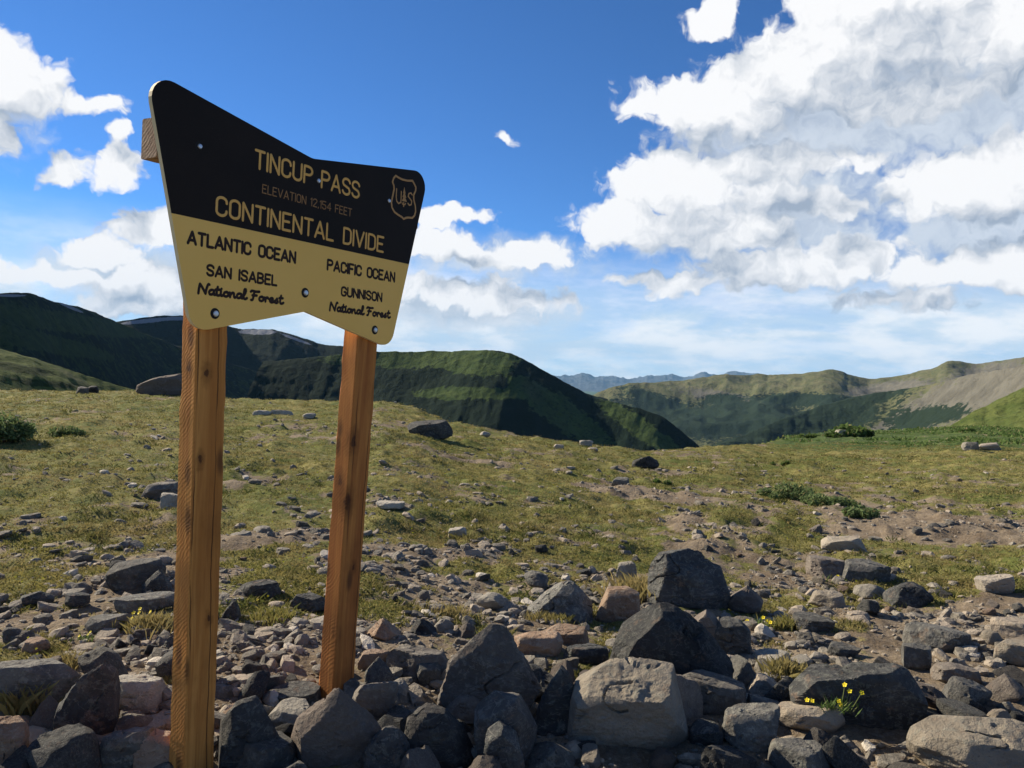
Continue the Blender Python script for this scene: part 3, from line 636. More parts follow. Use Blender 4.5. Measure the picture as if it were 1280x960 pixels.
# x0,y0,x1,y1 in the photo, kind, tone, depth/width, seed, tilt, label, short landmark name
HERO = [
 (700, 832, 862, 958, 'tilt', 'tan', .5, 101, (.0, .0), 'big blocky boulder with a flat cracked tan top and dark overhanging front', 'the cracked tan-topped boulder'),
 (752, 752, 930, 880, 'peak', 'dark', .45, 102, (0, 0), 'dark pointed boulder with a pale left face just behind the cracked tan-topped boulder', 'the dark pointed boulder'),
 (793, 686, 918, 770, 'hump', 'dark', .42, 103, (0, 0), 'large dark humped boulder standing alone in front of the turf', 'the dark humped boulder'),
 (545, 778, 675, 915, 'front', 'dark', .42, 104, (0, 0), 'craggy grey boulder with a pale notched crest right of the right post', 'the craggy crested boulder'),
 (983, 826, 1152, 925, 'wedge', 'dark', .38, 105, (0, 0), 'long wedge boulder with a sloping pale top above yellow flowers', 'the long wedge boulder'),
 (1132, 894, 1310, 1000, 'round', 'tan', .7, 106, (0, 0), 'large rounded pale boulder in the bottom right corner', 'the rounded corner boulder'),
 (356, 866, 484, 975, 'front', 'dark', .42, 107, (0, 0), 'dark rounded boulder in front of the foot of the right post', 'the dark round boulder by the right post'),
 (72, 826, 152, 948, 'front', 'dark', .7, 108, (0, .30), 'tall dark boulder leaning right, left of the left post', 'the tall leaning boulder'),
 (-40, 822, 92, 905, 'block', 'grey', .5, 109, (0, 0), 'wide pale grey boulder cut by the left edge with grass before it', 'the wide boulder at the left edge'),
 (138, 848, 205, 902, 'block', 'pale', .7, 110, (0, 0), 'pale blocky rock between the leaning boulder and the left post', 'the pale blocky rock'),
 (141, 893, 187, 925, 'round', 'grey', .7, 111, (0, 0), 'small rounded grey rock resting below the pale blocky rock', 'the rounded grey rock'),
 (124, 914, 186, 975, 'block', 'grey', .6, 112, (0, 0), 'grey cornered rock at the bottom edge beside the reddish rock', 'the grey cornered rock'),
 (170, 917, 222, 975, 'block', 'rusty', .7, 113, (0, 0), 'reddish brown rock at the foot of the left post', 'the reddish rock by the left post'),
 (268, 866, 350, 975, 'front', 'dark', .6, 114, (0, 0), 'dark boulder hard against the right side of the left post', 'the dark boulder by the left post'),
 (652, 727, 748, 785, 'peakr', 'grey', .6, 115, (0, 0), 'broad low grey boulder with rising right top beside turf', 'the broad low grey boulder'),
 (744, 737, 798, 785, 'block', 'rusty', .6, 116, (0, 0), 'brownish rock between the dark humped and broad grey boulders', 'the brownish rock'),
 (478, 816, 560, 856, 'slab', 'grey', .45, 117, (0, .06), 'layered grey slab on edge right of the right post', 'the layered slab'),
 (446, 814, 494, 838, 'slab', 'rusty', .5, 118, (0, -.15), 'thin orange-tinged slab touching the right post', 'the orange-tinged slab'),
 (436, 850, 492, 905, 'block', 'grey', .6, 119, (0, 0), 'grey-green cornered rock right beside the foot of the right post', 'the grey-green rock'),
 (588, 868, 668, 975, 'upright', 'dark', .6, 120, (0, -.35), 'dark slanting slab standing on edge at the bottom centre', 'the slanting slab'),
 (498, 884, 592, 975, 'front', 'dark', .6, 121, (0, 0), 'mottled dark rock with pale lichen at the bottom edge', 'the mottled rock'),
 (903, 884, 968, 948, 'block', 'grey', .7, 122, (0, 0), 'mottled grey pitted rock right of the cracked tan-topped boulder', 'the pitted grey rock'),
 (856, 765, 902, 822, 'upright', 'grey', .7, 123, (0, 0), 'left one of two short upright rocks standing close together', 'the left upright rock'),
 (890, 772, 938, 828, 'upright', 'grey', .8, 124, (0, .1), 'right one of two short upright rocks standing close together', 'the right upright rock'),
 (908, 733, 954, 768, 'front', 'dark', .7, 125, (0, 0), 'small round dark brown rock right of the dark humped boulder', 'the round brown rock'),
 (644, 794, 702, 828, 'block', 'rusty', .7, 126, (0, 0), 'orange-brown rock lying right of the craggy crested boulder', 'the orange-brown rock'),
 (678, 786, 738, 816, 'block', 'rusty', .6, 127, (0, 0), 'dull reddish rock just behind the orange-brown rock', 'the dull reddish rock'),
 (697, 808, 768, 838, 'slab', 'dark', .5, 128, (0, -.06), 'flat dark slab under the dark pointed boulder', 'the flat dark slab'),
 (333, 858, 402, 890, 'slab', 'grey', .8, 129, (0, 0), 'flat pale grey slab left of the foot of the right post', 'the flat slab by the right post'),
 (338, 882, 392, 925, 'slab', 'pale', .8, 130, (.1, 0), 'pale smooth slab under the flat slab by the right post', 'the pale smooth slab'),
 (136, 703, 208, 742, 'slab', 'grey', .6, 131, (0, -.1), 'light grey flat rock in turf left of the left post', 'the light flat rock'),
 (180, 714, 214, 745, 'front', 'dark', .8, 132, (0, 0), 'black shaded rock beside the light flat rock left of the left post', 'the black rock'),
 (178, 604, 228, 626, 'block', 'grey', .6, 133, (0, 0), 'grey rock partly hidden by the middle of the left post', 'the rock behind the left post'),
 (203, 618, 228, 642, 'block', 'pale', .7, 134, (0, 0), 'small pale rock touching the left edge of the left post', None),
 (176, 465, 232, 494, 'wedge', 'dark', .35, 135, (0, 0), 'large dark boulder on the skyline left of the left post', 'the skyline boulder'),
 (96, 484, 110, 493, 'block', 'grey', .8, 136, (0, 0), 'small grey rock on the skyline left of the skyline boulder', None),
 (108, 483, 122, 492, 'block', 'dark', .8, 137, (0, 0), 'small dark rock on the skyline left of the skyline boulder', None),
 (506, 526, 570, 549, 'wedge', 'dark', .35, 238, (0, 0), 'dark jagged outcrop near the skyline right of the right post', 'the dark outcrop'),
 (316, 514, 340, 523, 'round', 'pale', .6, 139, (0, 0), 'pale low rock in the meadow, left of a flat pair', None),
 (338, 513, 366, 523, 'slab', 'pale', .6, 140, (0, 0), 'pale flat rock in the meadow between the two posts', 'the pale flat rock between the posts'),
 (379, 517, 394, 524, 'round', 'pale', .6, 141, (0, 0), 'tiny whitish rock in the meadow between the posts', None),
 (788, 571, 822, 587, 'front', 'dark', .7, 142, (0, 0), 'small dark rock near the skyline right of the valley notch', 'the small dark skyline rock'),
 (725, 550, 741, 558, 'block', 'pale', .8, 143, (0, 0), 'pale rock on the skyline above the meadow centre', None),
 (298, 729, 352, 752, 'block', 'dark', .6, 144, (0, 0), 'dark blue-grey rock on bare turf between the posts', 'the blue-grey rock'),
 (362, 744, 414, 768, 'slab', 'dark', .6, 145, (0, .1), 'dark flat rock touching the left side of the right post', None),
 (276, 752, 300, 782, 'front', 'dark', .7, 146, (0, 0), 'black angular rock right of the left post at knee height', None),
 (1124, 784, 1210, 818, 'slab', 'grey', .45, 147, (0, 0), 'long light grey slab near the right side', 'the long light slab'),
 (1106, 727, 1168, 762, 'front', 'dark', .6, 148, (0, 0), 'dark grey cornered rock beside yellow flowers on the right', 'the dark cornered rock'),
 (1068, 732, 1108, 752, 'round', 'pale', .6, 149, (0, 0), 'pale rounded rock left of the dark cornered rock', None),
 (1222, 719, 1272, 748, 'wedge', 'pale', .7, 150, (0, 0), 'pale flat-topped wedge near the right edge', 'the pale wedge'),
 (1236, 776, 1300, 802, 'slab', 'tan', .5, 151, (0, 0), 'tan slab cut by the right edge, upper one', None),
 (1238, 802, 1300, 834, 'block', 'tan', .5, 152, (0, 0), 'tan blocky rock cut by the right edge, lower one', 'the tan rock at the right edge'),
 (1002, 698, 1062, 728, 'slab', 'grey', .7, 153, (0, -.05), 'broad flat grey slab in rubble right of the dark humped boulder', 'the broad flat slab'),
 (1046, 703, 1110, 732, 'slab', 'grey', .7, 154, (0, .05), 'mottled grey slab touching the broad flat slab', None),
 (1026, 672, 1080, 694, 'wedge', 'tan', .7, 155, (0, 0), 'tan flat rock half sunk in rubble', 'the tan sunken rock'),
 (936, 814, 986, 842, 'slab', 'pale', .8, 156, (0, 0), 'flat pale rock with grass at its right end', None),
 (926, 843, 976, 878, 'peak', 'pale', .7, 157, (0, 0), 'pale triangular rock left of the long wedge boulder', 'the pale triangular rock'),
 (928, 872, 974, 906, 'block', 'grey', .7, 158, (0, 0), 'grey cube-like rock below the pale triangular rock', None),
 (896, 872, 924, 886, 'slab', 'pale', .7, 159, (0, 0), 'small pale flat stone at the tip of the dark pointed boulder', None),
 (962, 884, 1054, 926, 'block', 'tan', .5, 160, (0, 0), 'broken layered rock under the yellow flowers', 'the broken layered rock'),
 (952, 930, 1040, 985, 'slab', 'grey', .7, 161, (0, 0), 'flat grey slab at the bottom edge right of centre', 'the flat slab at the bottom edge'),
 (-20, 905, 30, 985, 'block', 'rusty', .8, 162, (0, 0), 'dull reddish rock cut by the bottom left corner', 'the corner rock'),
 (1034, 808, 1076, 826, 'slab', 'grey', .7, 163, (0, 0), 'small dark-ended slab behind the long wedge boulder', None),
 (1168, 832, 1224, 862, 'block', 'grey', .6, 164, (0, 0), 'grey rock with a dark right end right of the wedge boulder', 'the grey rock right of the wedge'),
 (768, 703, 794, 736, 'upright', 'pale', .8, 165, (0, 0), 'pale pointed rock at the left foot of the dark humped boulder', None),
 (596, 744, 634, 770, 'round', 'pale', .7, 166, (0, 0), 'pale rounded rock left of the broad low grey boulder', None),
 (656, 716, 686, 738, 'round', 'grey', .8, 167, (0, 0), 'round grey rock at the upper left of the broad low boulder', None),
 (664, 834, 726, 930, 'front', 'dark', .7, 168, (0, 0), 'dark rock wedged between the crested and tan-topped boulders', 'the wedged dark rock'),
 (842, 848, 930, 900, 'block', 'grey', .6, 169, (0, .1), 'low grey-brown rock tucked behind the cracked tan-topped boulder', None),
 (458, 776, 502, 804, 'peak', 'rusty', .7, 170, (0, 0), 'purple-brown pointed rock right of the right post', 'the purple-brown rock'),
 (514, 776, 546, 798, 'peak', 'dark', .7, 171, (0, 0), 'small black pointed rock right of the purple-brown rock', None),
 (542, 776, 566, 796, 'round', 'pale', .7, 172, (0, 0), 'small cream rounded rock behind the layered slab', None),
 (138, 750, 222, 766, 'slab', 'grey', .35, 173, (0, -.06), 'long thin grey slab left of the left post', 'the long thin slab'),
 (28, 742, 66, 758, 'front', 'dark', .7, 174, (0, 0), 'small black rock in turf near the left edge', 'the black rock near the left edge'),
 (82, 744, 110, 762, 'block', 'dark', .7, 175, (0, 0), 'small black square rock right of the black rock near the left edge', None),
 (104, 770, 162, 794, 'slab', 'grey', .6, 176, (0, -.08), 'flat blue-grey slab left of yellow flowers', 'the flat blue-grey slab'),
 (4, 784, 28, 804, 'upright', 'grey', .8, 177, (0, 0), 'small upright grey rock at the left edge', None),
 (552, 868, 604, 912, 'block', 'grey', .7, 178, (0, 0), 'grey rock in front of the craggy crested boulder', None),
 (520, 832, 552, 862, 'block', 'grey', .7, 179, (0, 0), 'small mottled block right under the layered slab', None),
 (480, 852, 510, 880, 'round', 'pale', .7, 180, (0, 0), 'tan rounded stone right of the grey-green rock', None),
 (860, 905, 906, 940, 'block', 'dark', .7, 181, (0, 0), 'dark low rock at the right foot of the tan-topped boulder', None),
 (600, 905, 650, 990, 'upright', 'dark', .8, 182, (0, -.2), 'dark narrow rock at the bottom edge under the crested boulder', None),
 (640, 925, 720, 990, 'peakr', 'grey', .8, 183, (0, 0), 'grey rock tip at the bottom edge below the wedged dark rock', None),
 (286, 925, 372, 990, 'slab', 'grey', .8, 185, (0, 0), 'grey slab at the bottom edge between the posts', None),
 (446, 905, 520, 990, 'front', 'dark', .8, 186, (0, 0), 'black rock at the bottom edge right of the dark round boulder', None),
 (30, 800, 60, 818, 'slab', 'rusty', .8, 187, (0, 0), 'reddish flat stone above the wide boulder at the left edge', None),
 (1158, 655, 1186, 669, 'peak', 'dark', .8, 188, (0, 0), 'small dark pointed rock on bare soil near the right edge', 'the small dark pointed rock'),
 (990, 770, 1040, 792, 'slab', 'grey', .7, 189, (0, 0), 'flat grey stone right of the upright pair', None),
 (1010, 740, 1060, 764, 'slab', 'tan', .6, 190, (0, 0), 'tan flat stone left of the yellow flowers by the dark cornered rock', None),
 (1203, 553, 1222, 565, 'block', 'pale', .8, 192, (0, 0), 'left one of two cream rocks on the green rise at the far right', None),
 (1224, 555, 1252, 564, 'wedge', 'pale', .8, 193, (0, 0), 'right one of two cream rocks on the green rise at the far right', None),
 (1041, 538, 1058, 547, 'block', 'pale', .8, 194, (0, 0), 'tan rock under the dark round bush on the right skyline', None),
 (692, 556, 704, 563, 'block', 'pale', .8, 195, (0, 0), 'whitish stone near the skyline, left one of two', None),
 (735, 560, 748, 566, 'round', 'pale', .8, 196, (0, 0), 'whitish stone near the skyline, right one of two', None),
 (600, 540, 612, 547, 'round', 'pale', .8, 197, (0, 0), 'single whitish stone on the slope right of the dark outcrop', None),
 (765, 598, 786, 610, 'block', 'grey', .8, 198, (0, 0), 'grey stone at the left end of the bare soil bank', None),
 (560, 660, 582, 674, 'wedge', 'pale', .8, 199, (0, 0), 'pale triangular stone in turf in the middle of the meadow', None),
 (470, 628, 506, 638, 'slab', 'pale', .8, 200, (0, 0), 'flat whitish stone in turf right of the right post', None),
 (1128, 808, 1160, 842, 'block', 'grey', .7, 191, (0, 0), 'small grey rock under the long light slab', None),
]
occupied = []
PROTO = {}
for (x0, y0, x1, y1, kind, tone, dr, seed, tilt, label, short) in HERO:
    cx = (x0 + x1) / 2
    p = hit(cx, y1 - .06 * (y1 - y0)); Z = float((p - CAM) @ fwd)
    w = (x1 - x0) * Z / FPX * 1.13; d = w * dr
    h = (y1 - y0) * Z / FPX - d * .75 * (CAM[2] / Z) * .8
    h = max(h, .22 * w * (.8 if kind == 'slab' else 1.4)) * 1.2
    px_w = (x1 - x0)
    sub = 6 if px_w > 95 else (5 if px_w > 40 else (4 if px_w > 22 else 3))
    g = unit([p[0], p[1], 0])
    c = p + g * d * .5
    gz = float(ground_z(c[0], c[1]))
    name = 'boulder' if px_w > 60 else 'rock'
    loc = (c[0], c[1], p[2] + h * .5 - h * .12)
    o = rock_obj(name, kind, seed, sub, (w, d, h), tone, loc, rotz=-math.atan2(p[0], p[1]) * .7, tilt=tilt)
    tag(o, label, 'boulder' if px_w > 60 else 'rock', 'boulders around the sign' if px_w > 60 else 'rocks lying among the turf and rubble')
    occupied.append((c[0], c[1], max(w, d) * .5))
    if short: ALL_ROCKS.append((cx, (y0 + y1) / 2, short))
ALL_ROCKS += [(440, 800, 'the foot of the right post'), (244, 850, 'the left post'), (1045, 868, 'the yellow flowers on the wedge boulder')]

# scattered individual rocks (copies share twelve meshes of each tone)
kinds = ['rand', 'slab', 'rand', 'block', 'slab', 'peak', 'rand', 'slab', 'wedge', 'block', 'slab', 'rand']
KWORD = {'rand': 'angular', 'slab': 'flat', 'block': 'blocky', 'peak': 'pointed', 'wedge': 'wedge-shaped'}
MESHV = []
for i, kd in enumerate(kinds * 2):
    hz = {'slab': .34, 'rand': .6, 'block': .6, 'peak': .7, 'wedge': .5}[kd]
    MESHV.append((kd, rock_shape(kd, 300 + i, 4, (1, .75, hz), 1.1)))
VAR = {}
def variant(i, tone):
    if (i, tone) not in VAR:
        kd, (V, Fc) = MESHV[i]
        o = mesh_np('rock', V, Fc, ROCK[tone], smooth=True, sharp=25)
        VAR[(i, tone)] = o
        return o, True
    return VAR[(i, tone)], False
TONEW = {'grey': 'grey', 'dark': 'dark', 'pale': 'pale', 'rusty': 'reddish', 'tan': 'tan'}
labels_seen = {}
KIDX = [i for i, v in enumerate(MESHV) if v[0] in ('slab', 'wedge', 'peak', 'block')]
def place_small(px, py, size_px, rng, tight=.85, tp=(.36, .2, .14, .10, .2)):
    if 195 < px < 292 and py > 880 or 395 < px < 455 and 850 < py < 905: return False
    p = hit(px, py); Z = float((p - CAM) @ fwd)
    s = size_px * Z / FPX
    for (ox, oy, orr) in occupied:
        if (p[0] - ox) ** 2 + (p[1] - oy) ** 2 < (orr * tight + s * .42 * tight / .85) ** 2: return False
    i = int(rng.choice(KIDX)) if rng.uniform() < .75 else int(rng.integers(0, len(MESHV))); tone = rng.choice(['grey', 'dark', 'pale', 'rusty', 'tan'], p=list(tp))
    src, first = variant(i, tone)
    o = src
    if not first: o = src.copy(); COL.objects.link(o)
    sx = s * rng.uniform(.85, 1.15)
    o.scale = (sx, s * rng.uniform(.7, 1.1), s * rng.uniform(.75, 1.25))
    o.rotation_euler = (rng.normal() * (.42 if tight < .8 else .2), rng.normal() * (.55 if tight < .8 else .24), rng.uniform(0, 6.28))
    hz = MESHV[i][1][0][:, 2].max() * o.scale[2]
    o.location = (p[0], p[1], float(ground_z(p[0], p[1])) + hz * .55)
    occupied.append((p[0], p[1], s * .45))
    # label from what it looks like and the nearest landmark
    ld = min(ALL_ROCKS, key=lambda q: (q[0] - px) ** 2 + 2.0 * (q[1] - py) ** 2)
    dx, dy = px - ld[0], py - ld[1]
    if abs(dx) > 1.3 * abs(dy): rel = 'left of' if dx < 0 else 'right of'
    else: rel = 'beyond' if dy < 0 else 'in front of'
    szw = 'small' if size_px < 17 else ('' if size_px < 27 else 'larger')
    base = f"{szw} {TONEW[tone]} {KWORD[MESHV[i][0]]} rock {rel} {ld[2]}".strip()
    k = labels_seen.get(base, 0); labels_seen[base] = k + 1
    ords = ['', ', second one', ', third one', ', fourth one', ', fifth one', ', sixth one']
    tag(o, base + ords[min(k, 5)], 'rock', 'rocks lying among the turf and rubble')
    return True
rg = np.random.default_rng(5)
n = 0; tries = 0
heap = 0
while heap < 62 and tries < 3000:
    tries += 1
    py = rg.uniform(852, 1000); px = rg.uniform(0, 1280) if rg.uniform() < .45 else rg.uniform(230, 760)
    if place_small(px, py, rg.uniform(38, 98), rg, .62, (.28, .58, .05, .03, .06)): heap += 1
tries = 0
while n < 150 and tries < 4000:
    tries += 1
    v = rg.beta(1.5, 1.0); py = 575 + v * 385
    px = rg.uniform(-10, 1290)
    if py < 690 and rg.uniform() > .22 + .5 * (px > 880): continue
    mx = np.interp(py, [575, 640, 700, 800, 960], [9, 15, 24, 42, 58])
    size = mx * (0.38 + .62 * rg.beta(1.0, 2.4))
    if place_small(px, py, size, rg): n += 1

# loose stones: nobody could count them
def stone_field(name, N, sub, sampler, label, seed, flat=.5):
    rng = np.random.default_rng(seed)
    X, Y, Sz = sampler(rng, N)
    keep = np.ones(len(X), bool)
    for (ox, oy, orr) in occupied:
        if orr > .1: keep &= (X - ox) ** 2 + (Y - oy) ** 2 > (orr * .7) ** 2
    X, Y, Sz = X[keep], Y[keep], Sz[keep]
    protos = [rock_shape(['slab', 'rand', 'block', 'slab', 'peak', 'wedge'][k % 6], 500 + k, sub, (1, .72, flat * [.6, 1, .9, .75, 1.2, 1][k % 6]), .6) for k in range(18)]
    Z = ground_z(X, Y)
    Vs, Fs = [], []; nv = 0
    which = rng.integers(0, 18, len(X)); ang = rng.uniform(0, 6.28, len(X))
    for k in range(18):
        ii = np.where(which == k)[0]
        if not len(ii): continue
        V, Fc = protos[k]; c, s_ = np.cos(ang[ii]), np.sin(ang[ii])
        an = rng.uniform(.7, 1.2, (len(ii), 3))
        x = V[None, :, 0] * an[:, :1]; y = V[None, :, 1] * an[:, 1:2]; z = V[None, :, 2] * an[:, 2:3]
        tl = rng.normal(size=(len(ii), 1)) * .2
        z = z + x * tl
        Q = np.stack([(x * c[:, None] - y * s_[:, None]) * Sz[ii, None] + X[ii, None], (x * s_[:, None] + y * c[:, None]) * Sz[ii, None] + Y[ii, None],
                      z * Sz[ii, None] + Z[ii, None] + .08 * flat * Sz[ii, None]], -1)
        Vs.append(Q.reshape(-1, 3))
        Fs.append((Fc[None] + (np.arange(len(ii)) * len(V))[:, None, None] + nv).reshape(-1, 3)); nv += len(ii) * len(V)
    o = mesh_np(name, np.vstack(Vs), np.vstack(Fs), STONE, smooth=False)
    tag(o, label, 'stones', kind='stuff')
def samp(rmin, rmax, smin, smax, pw, rocky=True, azr=37):
    def f(rng, N):
        K = N * 4
        r = np.exp(rng.uniform(math.log(rmin), math.log(rmax), K)); a = np.radians(rng.uniform(-azr, azr, K))
        X = r * np.sin(a); Y = r * np.cos(a)
        t = turf_at(X, Y); pr = np.clip(1.05 - t * 1.12, .04, 1)
        cl = fbm(X * 1.3, Y * 1.3, seed=91, oct=3); pr *= np.clip((cl - .3) * 3, .15, 1)
        k = np.where(rng.uniform(size=K) < pr)[0][:N]
        X, Y, r = X[k], Y[k], r[k]
        return X, Y, (smin + (smax - smin) * rng.uniform(size=len(k)) ** pw)
    return f
stone_field('broken_stones', 7500, 2, samp(2.2, 26, .03, .17, 2.2), 'broken angular stones strewn over the foreground', 71, .5)
stone_field('gravel', 16000, 1, samp(2.2, 24, .010, .05, 2.0), 'fine gravel and pebbles between the rocks', 72, .6)

# ------------------------------------------------------------------ turf, grass
def blade_mat(name, ca, cb_, cc):
    mt, nt, b = new_mat(name, .8); b.inputs['Specular IOR Level'].default_value = .15
    g = nt.nodes.new('ShaderNodeNewGeometry'); r = g.outputs['Random Per Island']
    c = mixc(nt, mr(nt, r, 0, .6, smooth=False), ca, cb_)
    pn = noise(nt, g.outputs['Position'], .9, 3)
    c = mixc(nt, m(nt, 'MULTIPLY', mr(nt, pn, .4, .65), .7), c, cc)
    c = mixc(nt, mr(nt, r, .9, .94), c, (.26, .23, .11))
    L(nt, c, b.inputs['Base Color'])
    tr = nt.nodes.new('ShaderNodeBsdfTranslucent'); L(nt, c, tr.inputs[0])
    mx = nt.nodes.new('ShaderNodeMixShader'); mx.inputs[0].default_value = .35
    L(nt, b.outputs[0], mx.inputs[1]); L(nt, tr.outputs[0], mx.inputs[2])
    L(nt, mx.outputs[0], nt.nodes['Material Output'].inputs[0])
    return mt
GRASS = blade_mat('turf_grass', (.125, .14, .036), (.265, .235, .075), (.31, .24, .11))
SEDGE = blade_mat('dark_sedge', (.05, .068, .02), (.11, .12, .033), (.15, .13, .045))
WILLOW = blade_mat('willow_leaf', (.09, .14, .05), (.15, .20, .08), (.11, .16, .06))
LEAF = blade_mat('shrub_leaf', (.06, .11, .028), (.12, .18, .05), (.09, .14, .04))
def blades(X, Y, Z, Hh, Wd, per, rng, spread, lean=.6, simple=None):
    n = len(X); N = n * per
    bx = np.repeat(X, per) + rng.normal(size=N) * np.repeat(spread, per); by = np.repeat(Y, per) + rng.normal(size=N) * np.repeat(spread, per)
    bz = np.repeat(Z, per) - .004
    h = np.repeat(Hh, per) * rng.uniform(.5, 1.15, N); w = np.repeat(Wd, per)
    a = rng.uniform(0, 6.28, N); lx = rng.normal(size=N) * lean * h; ly = rng.normal(size=N) * lean * h
    dx, dy = np.cos(a) * w / 2, np.sin(a) * w / 2
    P0 = np.stack([bx - dx, by - dy, bz], -1); P1 = np.stack([bx + dx, by + dy, bz], -1)
    P2 = np.stack([bx + lx * .35 + dx * .7, by + ly * .35 + dy * .7, bz + h * .6], -1); P3 = np.stack([bx + lx, by + ly, bz + h], -1)
    if simple is not None:      # far blades: one triangle each
        sm_ = np.repeat(simple, per); P2 = np.where(sm_[:, None], P3, P2)
    V = np.stack([P0, P1, P2, P3], 1).reshape(-1, 3)
    k = np.arange(N)[:, None] * 4; k2 = k if simple is None else k[~sm_]
    Fq = np.concatenate([k + np.array([[0, 1, 2]]), k2 + np.array([[0, 2, 3]])])
    return V, Fq
rng = np.random.default_rng(15)
K = 190000
r = np.exp(rng.uniform(math.log(3.0), math.log(34), K)); a = np.radians(rng.uniform(-36, 36, K))
X = r * np.sin(a); Y = r * np.cos(a); t = turf_at(X, Y) + .5 * (fbm(X * 5, Y * 5, seed=131, oct=2) - .5)
k = np.where(t > .52)[0][:62000]; X, Y, r = X[k], Y[k], r[k]
keep = np.ones(len(X), bool)
for (ox, oy, orr) in occupied:
    if orr > .12: keep &= (X - ox) ** 2 + (Y - oy) ** 2 > (orr * .9) ** 2
X, Y, r = X[keep], Y[keep], r[keep]
hh = (.010 + .024 * fbm(X * 1.1, Y * 1.1, seed=141, oct=3)) * np.interp(r, [3, 12, 30], [1, 1.1, 1.5])
V, Fq = blades(X, Y, ground_z(X, Y), hh, np.interp(r, [3, 30], [.006, .03]), 7, rng, np.interp(r, [3, 30], [.02, .06]), .8, r > 8)
tag(mesh_np('turf', V, Fq, GRASS, smooth=False), 'short yellow-green alpine turf covering the pass', 'grass', kind='stuff')

rng = np.random.default_rng(16); K = 7000
r = np.exp(rng.uniform(math.log(4.0), math.log(30), K)); a = np.radians(rng.uniform(-36, 36, K)); X = r * np.sin(a); Y = r * np.cos(a)
k = np.where((turf_at(X, Y) > .5) & (fbm(X * .6, Y * .6, seed=151, oct=3) > .47))[0][:2600]; X, Y, r = X[k], Y[k], r[k]
V, Fq = blades(X, Y, ground_z(X, Y), .022 + .035 * rng.uniform(size=len(X)), np.interp(r, [3, 30], [.006, .03]), 16, rng, np.interp(r, [3, 30], [.035, .11]), .6)
tag(mesh_np('sedge_clumps', V, Fq, SEDGE, smooth=False), 'darker green sedge clumps dotted through the turf', 'grass', kind='stuff')

def tuft(px, py, wpx, hpx, label, n=160, mat=None, group='taller grass tufts between rocks'):
    p = hit(px, py); Z = float((p - CAM) @ fwd); s = wpx * Z / FPX; h = hpx * Z / FPX
    rg2 = np.random.default_rng(int(px * 7 + py))
    X = p[0] + rg2.normal(size=n) * s * .25; Y = p[1] + rg2.normal(size=n) * s * .2
    V, Fq = blades(X, Y, ground_z(X, Y), np.full(n, h), np.full(n, .004 * max(1, Z / 4)), 3, rg2, np.full(n, .008), .35)
    V -= np.array([p[0], p[1], p[2]])
    o = mesh_np('grass_tuft', V, Fq, mat or GRASS, smooth=False); o.location = p
    tag(o, label, 'grass tuft', group)
tuft(28, 893, 50, 40, 'dry brownish grass tuft before the wide boulder at the left edge')
tuft(985, 850, 44, 24, 'green grass tuft behind the left end of the long wedge boulder')
tuft(800, 748, 80, 24, 'green grass at the left foot of the dark humped boulder', 260)
tuft(690, 782, 50, 14, 'yellowish grass tuft on the broad low grey boulder')
tuft(620, 505 + 300, 30, 14, 'small grass tuft behind the craggy crested boulder')
tuft(190, 790, 60, 18, 'grass tuft with yellow flowers left of the left post')
tuft(80, 838, 60, 16, 'grass tuft above the tall leaning boulder')
tuft(345, 778, 60, 14, 'grass tuft on the soil between the posts')
tuft(205, 870, 22, 16, 'small green tuft right of the pale blocky rock')
tuft(980, 785, 40, 14, 'pale green tuft right of the upright rock pair')
tuft(560, 770, 70, 12, 'low grass cushion right of the right post')

